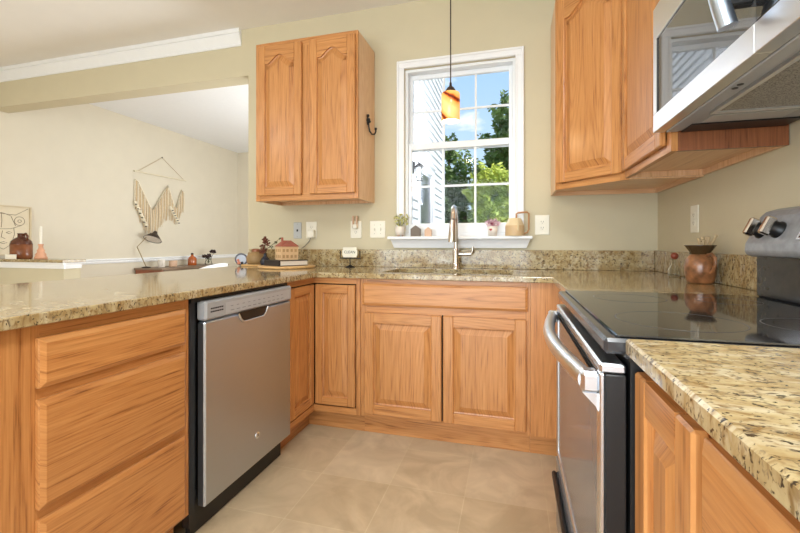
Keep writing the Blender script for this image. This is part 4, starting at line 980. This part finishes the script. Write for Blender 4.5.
# ------------------------------------------------------------------ right counter: jug and bottle
jx, jy = -.084, -.790
jg = thing('pottery_jug', (jx, jy, K), 'brown pottery jug with flared rim holding dried stems beside the range', 'jug')
MB().lathe([(.0, 0), (.042, 0), (.048, .005), (.055, .045), (.056, .070), (.051, .096), (.038, .114), (.033, .121), (.0, .117)], (jx, jy, K), 32).build('vessel', M['jugclay'], jg)
MB().lathe([(.034, .118), (.038, .130), (.053, .152), (.056, .156), (.053, .157), (.036, .136), (.031, .123)], (jx, jy, K), 32).build('rim', M['jugrim'], jg)
hx = Vector((.28, -.96, 0)); hp_ = [(.040, .116), (.062, .121), (.078, .105), (.080, .080), (.068, .055), (.052, .045)]
MB().tube([(jx + hx.x * a, jy + hx.y * a, K + b) for a, b in hp_], .0055, 8, sq=1.3).build('handle', M['jugclay'], jg)
m = MB(); rnd = random.Random(12)
for i in range(9): m.tube([(jx + .01, jy, K + .10), (jx + .018 + rnd.uniform(-.03, .03), jy - .02 + rnd.uniform(-.02, .02), K + rnd.uniform(.165, .205))], [.003, .0055], 6)
m.build('dried_stems', M['string'], jg)
qx, qy = -.075, -.485
bo_ = thing('glass_bottle', (qx, qy, K), 'small clear glass bottle with red-brown ball stopper left of the jug', 'bottle')
MB().lathe([(.0, 0), (.024, 0), (.027, .006), (.027, .040), (.014, .058), (.011, .085), (.013, .088)], (qx, qy, K), 20).build('vessel', M['clear'], bo_)
MB().ball((qx, qy, K + .103), .017, 14).build('stopper', M['redball'], bo_)

# ------------------------------------------------------------------ dining room: desk and what stands on it
DZt = .752
dk_ = thing('writing_desk', (-5.48, 2.2, 0), 'brown wooden desk against the dining room wall', 'desk')
MB().box(-5.715, -5.25, 1.546, 2.85, DZt - .022, DZt, .002, 1).build('desktop', M['desktop'], dk_)
MB().box(-5.70, -5.262, 1.556, 1.574, DZt - .10, DZt - .022, 0, 0).box(-5.70, -5.262, 2.822, 2.84, DZt - .10, DZt - .022, 0, 0).box(-5.70, -5.685, 1.574, 2.822, DZt - .10, DZt - .022, 0, 1).build('apron', M['desk'], dk_)
MB().box(-5.280, -5.264, 1.60, 2.19, DZt - .098, DZt - .024, .002, 1).build('drawer', M['desktop'], dk_); MB().box(-5.280, -5.264, 2.20, 2.80, DZt - .098, DZt - .024, .002, 1).build('drawer', M['desktop'], dk_)
for (a, b) in ((-5.69, 1.58), (-5.30, 1.58), (-5.69, 2.80), (-5.30, 2.80)):
    MB().tube([(a, b, DZt - .09), (a, b, .001)], [.024, .014], 10).build('leg', M['desk'], dk_)
lp = thing('desk_lamp', (-5.60, 1.63, DZt), 'jointed desk lamp with dark cone shade below the wall hanging', 'lamp')
lx, ly = -5.60, 1.63
MB().lathe([(.0, 0), (.055, 0), (.055, .012), (.014, .02), (.0, .022)], (lx, ly, DZt + .0005), 20).build('base', M['lampdark'], lp)
e1 = (lx - .06, ly - .085, DZt + .285); e2 = (lx + .0, ly + .07, DZt + .475)
MB().tube([(lx, ly, DZt + .015), e1], .006, 8).build('lower_arm', M['brass'], lp); MB().tube([e1, e2], .005, 8).build('upper_arm', M['brass'], lp)
ax_n = (Vector((0, 0, -.86)) + Vector((.678, .735, 0)) * -.30 + Vector((.735, -.678, 0)) * .34).normalized()
sh = MB(); sh.M = Matrix.Translation((e2[0] + .03, e2[1] + .035, e2[2] - .02)) @ ax_n.to_track_quat('-Z', 'Y').to_matrix().to_4x4()
sh.lathe([(.0, .045), (.020, .045), (.026, .03), (.030, .015), (.06, -.015), (.112, -.075), (.114, -.08), (.108, -.075), (.056, -.018), (.0, -.004)], (0, 0, 0), 28); sh.build('lamp_shade', M['lampdark'], lp)
si = MB(); si.M = sh.M; si.lathe([(.107, -.0765), (.055, -.021), (.0, -.012)], (0, 0, 0), 28); si.build('shade_lining', M['pot_white'], lp)
def P2(px, py, z, dx=0):   # desk items are spaced along the desk
    return px, py, z
mug = thing('mug', (-5.52, 1.80, DZt), 'white patterned mug beside the desk lamp', 'mug')
MB().lathe([(.0, 0), (.040, 0), (.044, .01), (.044, .105), (.040, .105), (.039, .02), (.0, .015)], (-5.52, 1.80, DZt + .0005), 20).build('cup', M['pot_white'], mug)
MB().tube([(-5.485, 1.775, DZt + .085), (-5.455, 1.755, DZt + .08), (-5.45, 1.75, DZt + .045), (-5.482, 1.775, DZt + .025)], .006, 8).build('handle', M['pot_white'], mug)
tag(MB().lathe([(.0, 0), (.050, 0), (.054, .01), (.054, .085), (.048, .085), (.046, .02), (.0, .018)], (-5.50, 1.98, DZt + .0005), 20).build('tumbler', M['tan'], None, (-5.50, 1.98, DZt)), 'short tan tumbler right of the white mug on the desk', 'cup')
ab = thing('amber_bottle', (-5.52, 2.36, DZt), 'amber glass bottle standing on the desk', 'bottle')
MB().lathe([(.0, 0), (.058, 0), (.062, .01), (.062, .095), (.045, .125), (.018, .145), (.017, .165), (.0, .165)], (-5.52, 2.36, DZt + .0005), 22).build('vessel', M['amber'], ab)
MB().lathe([(.019, .16), (.019, .185), (.0, .187)], (-5.52, 2.36, DZt + .0005), 16).build('stopper', M['lampdark'], ab)
gv = thing('glass_vase', (-5.50, 2.68, DZt), 'clear glass vase of dark maroon flowers at the desk end', 'vase')
MB().lathe([(.0, 0.004), (.05, 0), (.055, .01), (.04, .07), (.045, .10)], (-5.50, 2.68, DZt + .0005), 20).build('vessel', M['clear'], gv)
m = MB(); f = MB()
for i, (a, b, c) in enumerate(((-.07, 0, .12), (-.03, .02, .10), (.03, -.03, .13), (.05, .0, .20), (.09, .0, .19), (.0, .0, .12))):
    m.tube([(-5.50, 2.68, DZt + .02), (-5.50 + a * .8, 2.68 + b + a * .4, DZt + c)], .003, 5); tuft(f, (-5.50 + a * .8, 2.68 + b + a * .4, DZt + c + .01), 40, .036, .026, .018, 60 + i)
m.build('stems', M['sprig'], gv); f.build('flowers', M['dkflower'], gv)
# white chair tucked by the desk
cx, cy = -4.89, 1.94
wc = thing('shell_chair', (cx, cy, 0), 'white chair back peeking above the peninsula in front of the desk', 'chair')
m = MB(); vs = []; fs = []; nu, nv = 14, 8
for i in range(nu + 1):
    a = -1.25 + 2.5 * i / nu
    for j in range(nv + 1):
        v = j / nv; r = .22 + .05 * v; top = .815 - .07 * (abs(a) / 1.25) ** 2
        vs.append((cx + r * math.cos(a), cy + r * math.sin(a), .44 + (top - .44) * v))
for i in range(nu):
    for j in range(nv): fs.append((i * (nv + 1) + j, (i + 1) * (nv + 1) + j, (i + 1) * (nv + 1) + j + 1, i * (nv + 1) + j + 1))
m.add(vs, fs, None, True); o = m.build('back', M['shell'], wc); sm_ = o.modifiers.new('thick', 'SOLIDIFY'); sm_.thickness = .016
MB().lathe([(.0, .43), (.19, .43), (.225, .445), (.21, .455), (.0, .45)], (cx, cy, 0), 28).build('seat', M['shell'], wc)
for a in (.8, 2.35, 3.9, 5.5): MB().tube([(cx + .12 * math.cos(a), cy + .12 * math.sin(a), .43), (cx + .23 * math.cos(a), cy + .23 * math.sin(a), .001)], [.016, .011], 8).build('leg', M['board'], wc)

# ------------------------------------------------------------------ wall hanging
wh = thing('wall_hanging', (XL, 1.98, 2.05), 'fringed tan macrame wall hanging on the dining room wall', 'wall hanging')
hxw = XL + .018
MB().tube([(hxw, 1.555, 2.055), (hxw, 2.44, 2.055)], .010, 10).ball((hxw, 1.555, 2.055), .014, 8).build('dowel', M['dowel'], wh)
MB().tube([(hxw, 1.60, 2.058), (XL + .006, 2.01, 2.325), (hxw, 2.40, 2.058)], .003, 6).build('hanging_cord', M['string'], wh)
MB().box(XL, XL + .012, 2.004, 2.016, 2.318, 2.332).build('nail', M['iron'], wh)
# zigzag top edge: (y, z top, z bottom)
def zig(y, pts):
    for (a, b) in zip(pts, pts[1:]):
        if a[0] <= y <= b[0]: return a[1] + (b[1] - a[1]) * (y - a[0]) / (b[0] - a[0])
    return pts[-1][1]
topz = [(1.56, 1.98), (1.60, 1.965), (1.80, 1.62), (1.84, 1.60), (2.09, 1.965), (2.13, 1.90), (2.21, 1.68), (2.25, 1.66), (2.35, 1.94), (2.40, 1.90)]
botz = [(1.55, 1.62), (1.60, 1.52), (1.72, 1.30), (1.80, 1.24), (1.87, 1.20), (2.0, 1.40), (2.10, 1.52), (2.20, 1.46), (2.28, 1.42), (2.33, 1.55), (2.42, 1.66)]
topz = [(a, b - .04) for a, b in topz]; botz = [(a, b - .04) for a, b in botz]
cdm = MB(); wmm = MB(); band = MB(); y = 1.56; i = 0; rnd = random.Random(9)
while y < 2.41:
    a, b = zig(y, topz), zig(y, botz) + rnd.uniform(-.055, .035)
    tgt = cdm if i % 3 else wmm
    tgt.tube([(XL + .015 + .006 * (i % 2), y, a), (XL + .017 + .006 * (i % 2), y + rnd.uniform(-.004, .004), (a + b) / 2), (XL + .012, y + rnd.uniform(-.006, .006), b)], [.0062, .0068, .0035], 6)
    y += .0165; i += 1
cdm.build('tan_fringe', M['cotton'], wh); wmm.build('cream_fringe', M['cotton_white'], wh)
band.tube([(XL + .024, a, b) for a, b in topz], .009, 8).build('knotted_edge', M['cotton_white'], wh)
for (ya, za, yb, zb2) in ((1.555, 1.66, 1.72, 1.36), (2.13, 1.64, 2.27, 1.44)):
    tm = MB()
    for k in range(9):
        t = k / 8; tm.ball((XL + .034, ya + (yb - ya) * t, za + (zb2 - za) * t - .03), .024, 8, 1.0)
    tm.build('tassel_roll', M['cotton_white'], wh)
for (ya, za, yb, zb2) in ((1.545, 1.635, 1.70, 1.345), (2.15, 1.60, 2.27, 1.42)):
    for k in range(6):
        t = k / 5; tk = MB(); tk.box(XL + .046, XL + .06, ya + (yb - ya) * t - .010, ya + (yb - ya) * t + .010, za + (zb2 - za) * t - .036, za + (zb2 - za) * t - .024)
        tk.build('dark_knot', M['lampdark'], wh)

# ------------------------------------------------------------------ half wall: framed line drawing, jug, candle, box
ar = thing('framed_drawing', (XL, .0, 1.2), 'thin framed cream line drawing of a face on the left wall', 'picture')
ay0, ay1, az0, az1 = -.36, .335, .96, 1.462; ax = XL + .022
MB().box(XL + .001, ax - .004, ay0 + .012, ay1 - .012, az0 + .012, az1 - .012).build('sheet', M['canvas'], ar)
MB().box(XL + .001, ax + .012, ay0, ay0 + .012, az0, az1).box(XL + .001, ax + .012, ay1 - .012, ay1, az0, az1).box(XL + .001, ax + .012, ay0 + .012, ay1 - .012, az0, az0 + .012).box(XL + .001, ax + .012, ay0 + .012, ay1 - .012, az1 - .012, az1).build('frame', plain('pale_wood_frame', rgb(206, 188, 154), .5), ar)
ik = MB(); X0 = ax - .003
def ln2(pts): ik.tube([(X0, a, b) for a, b in pts], .0022, 5)
fc, fz = .10, 1.19
ln2([(fc - .13, fz + .07), (fc - .10, fz + .16), (fc - .02, fz + .20), (fc + .06, fz + .17), (fc + .10, fz + .07)])
ln2([(fc - .17, fz + .06), (fc - .05, fz + .035), (fc + .06, fz + .04), (fc + .15, fz + .075)])
ln2([(fc - .02, fz + .20), (fc - .015, fz + .12), (fc - .02, fz + .05)])
ln2([(fc - .11, fz + .04), (fc - .115, fz - .05), (fc - .06, fz - .14), (fc, fz - .165), (fc + .06, fz - .12), (fc + .09, fz - .02), (fc + .085, fz + .05)])
ln2([(fc - .01, fz + .02), (fc - .02, fz - .045), (fc + .012, fz - .06)]); ln2([(fc - .04, fz - .10), (fc, fz - .09), (fc + .03, fz - .10), (fc, fz - .11), (fc - .04, fz - .10)])
for s in (-.06, .045): ln2([(fc + s - .025, fz + .0), (fc + s, fz + .013), (fc + s + .025, fz), (fc + s, fz - .01), (fc + s - .025, fz)])
ln2([(.235 + .045 * math.cos(a * PI / 8), 1.31 + .045 * math.sin(a * PI / 8)) for a in range(17)]); ln2([(.235 + .015 * math.cos(a * PI / 6), 1.31 + .015 * math.sin(a * PI / 6)) for a in range(13)])
ln2([(-.33, 1.41), (.20, 1.37), (.31, 1.44)])
ik.build('drawn_lines', M['ink'], ar)
HC = .9335
jx, jy = -5.425, .075
jj = thing('stoneware_jug', (jx, jy, HC), 'brown two-tone jug with loop handle on the half-wall ledge', 'jug')
MB().lathe([(.0, 0), (.080, 0), (.085, .008), (.085, .138), (.0, .138)], (jx, jy, HC), 28).build('lower_body', plain('chestnut_glaze', rgb(128, 74, 42), .25, noise=.25, nscale=16), jj)
MB().lathe([(.0855, .138), (.078, .170), (.052, .196), (.030, .208), (.028, .238), (.034, .244), (.024, .246), (.0, .240)], (jx, jy, HC), 28).build('shoulder', M['stoneware_dark'], jj)
MB().tube([(jx + .030, jy, HC + .230), (jx + .060, jy, HC + .242), (jx + .084, jy, HC + .218), (jx + .074, jy, HC + .182), (jx + .058, jy, HC + .180)], .010, 8).build('handle', M['stoneware_dark'], jj)
bx_, by_ = -5.34, .0
tag(MB().box(-5.475, -5.325, -.0285, -.0255, HC, HC + .044, .0005).build('place_card', M['candle'], None, (-5.40, -.027, HC)), 'small white card standing before the brown jug', 'card')
kx, ky = -5.165, .075
ck = thing('candle_holder', (kx, ky, HC), 'turned peach candle holder with a white taper on the half-wall ledge', 'candle holder')
MB().lathe([(.0, 0), (.050, 0), (.052, .012), (.042, .030), (.040, .036), (.044, .042), (.030, .062), (.028, .070), (.032, .080), (.024, .092), (.018, .105), (.017, .125), (.022, .132), (.022, .142), (.0, .142)], (kx, ky, HC), 28).build('holder', M['peach'], ck)
MB().lathe([(.011, .130), (.011, .305), (.004, .312), (.0, .312)], (kx, ky, HC), 14).build('taper', M['candle'], ck)
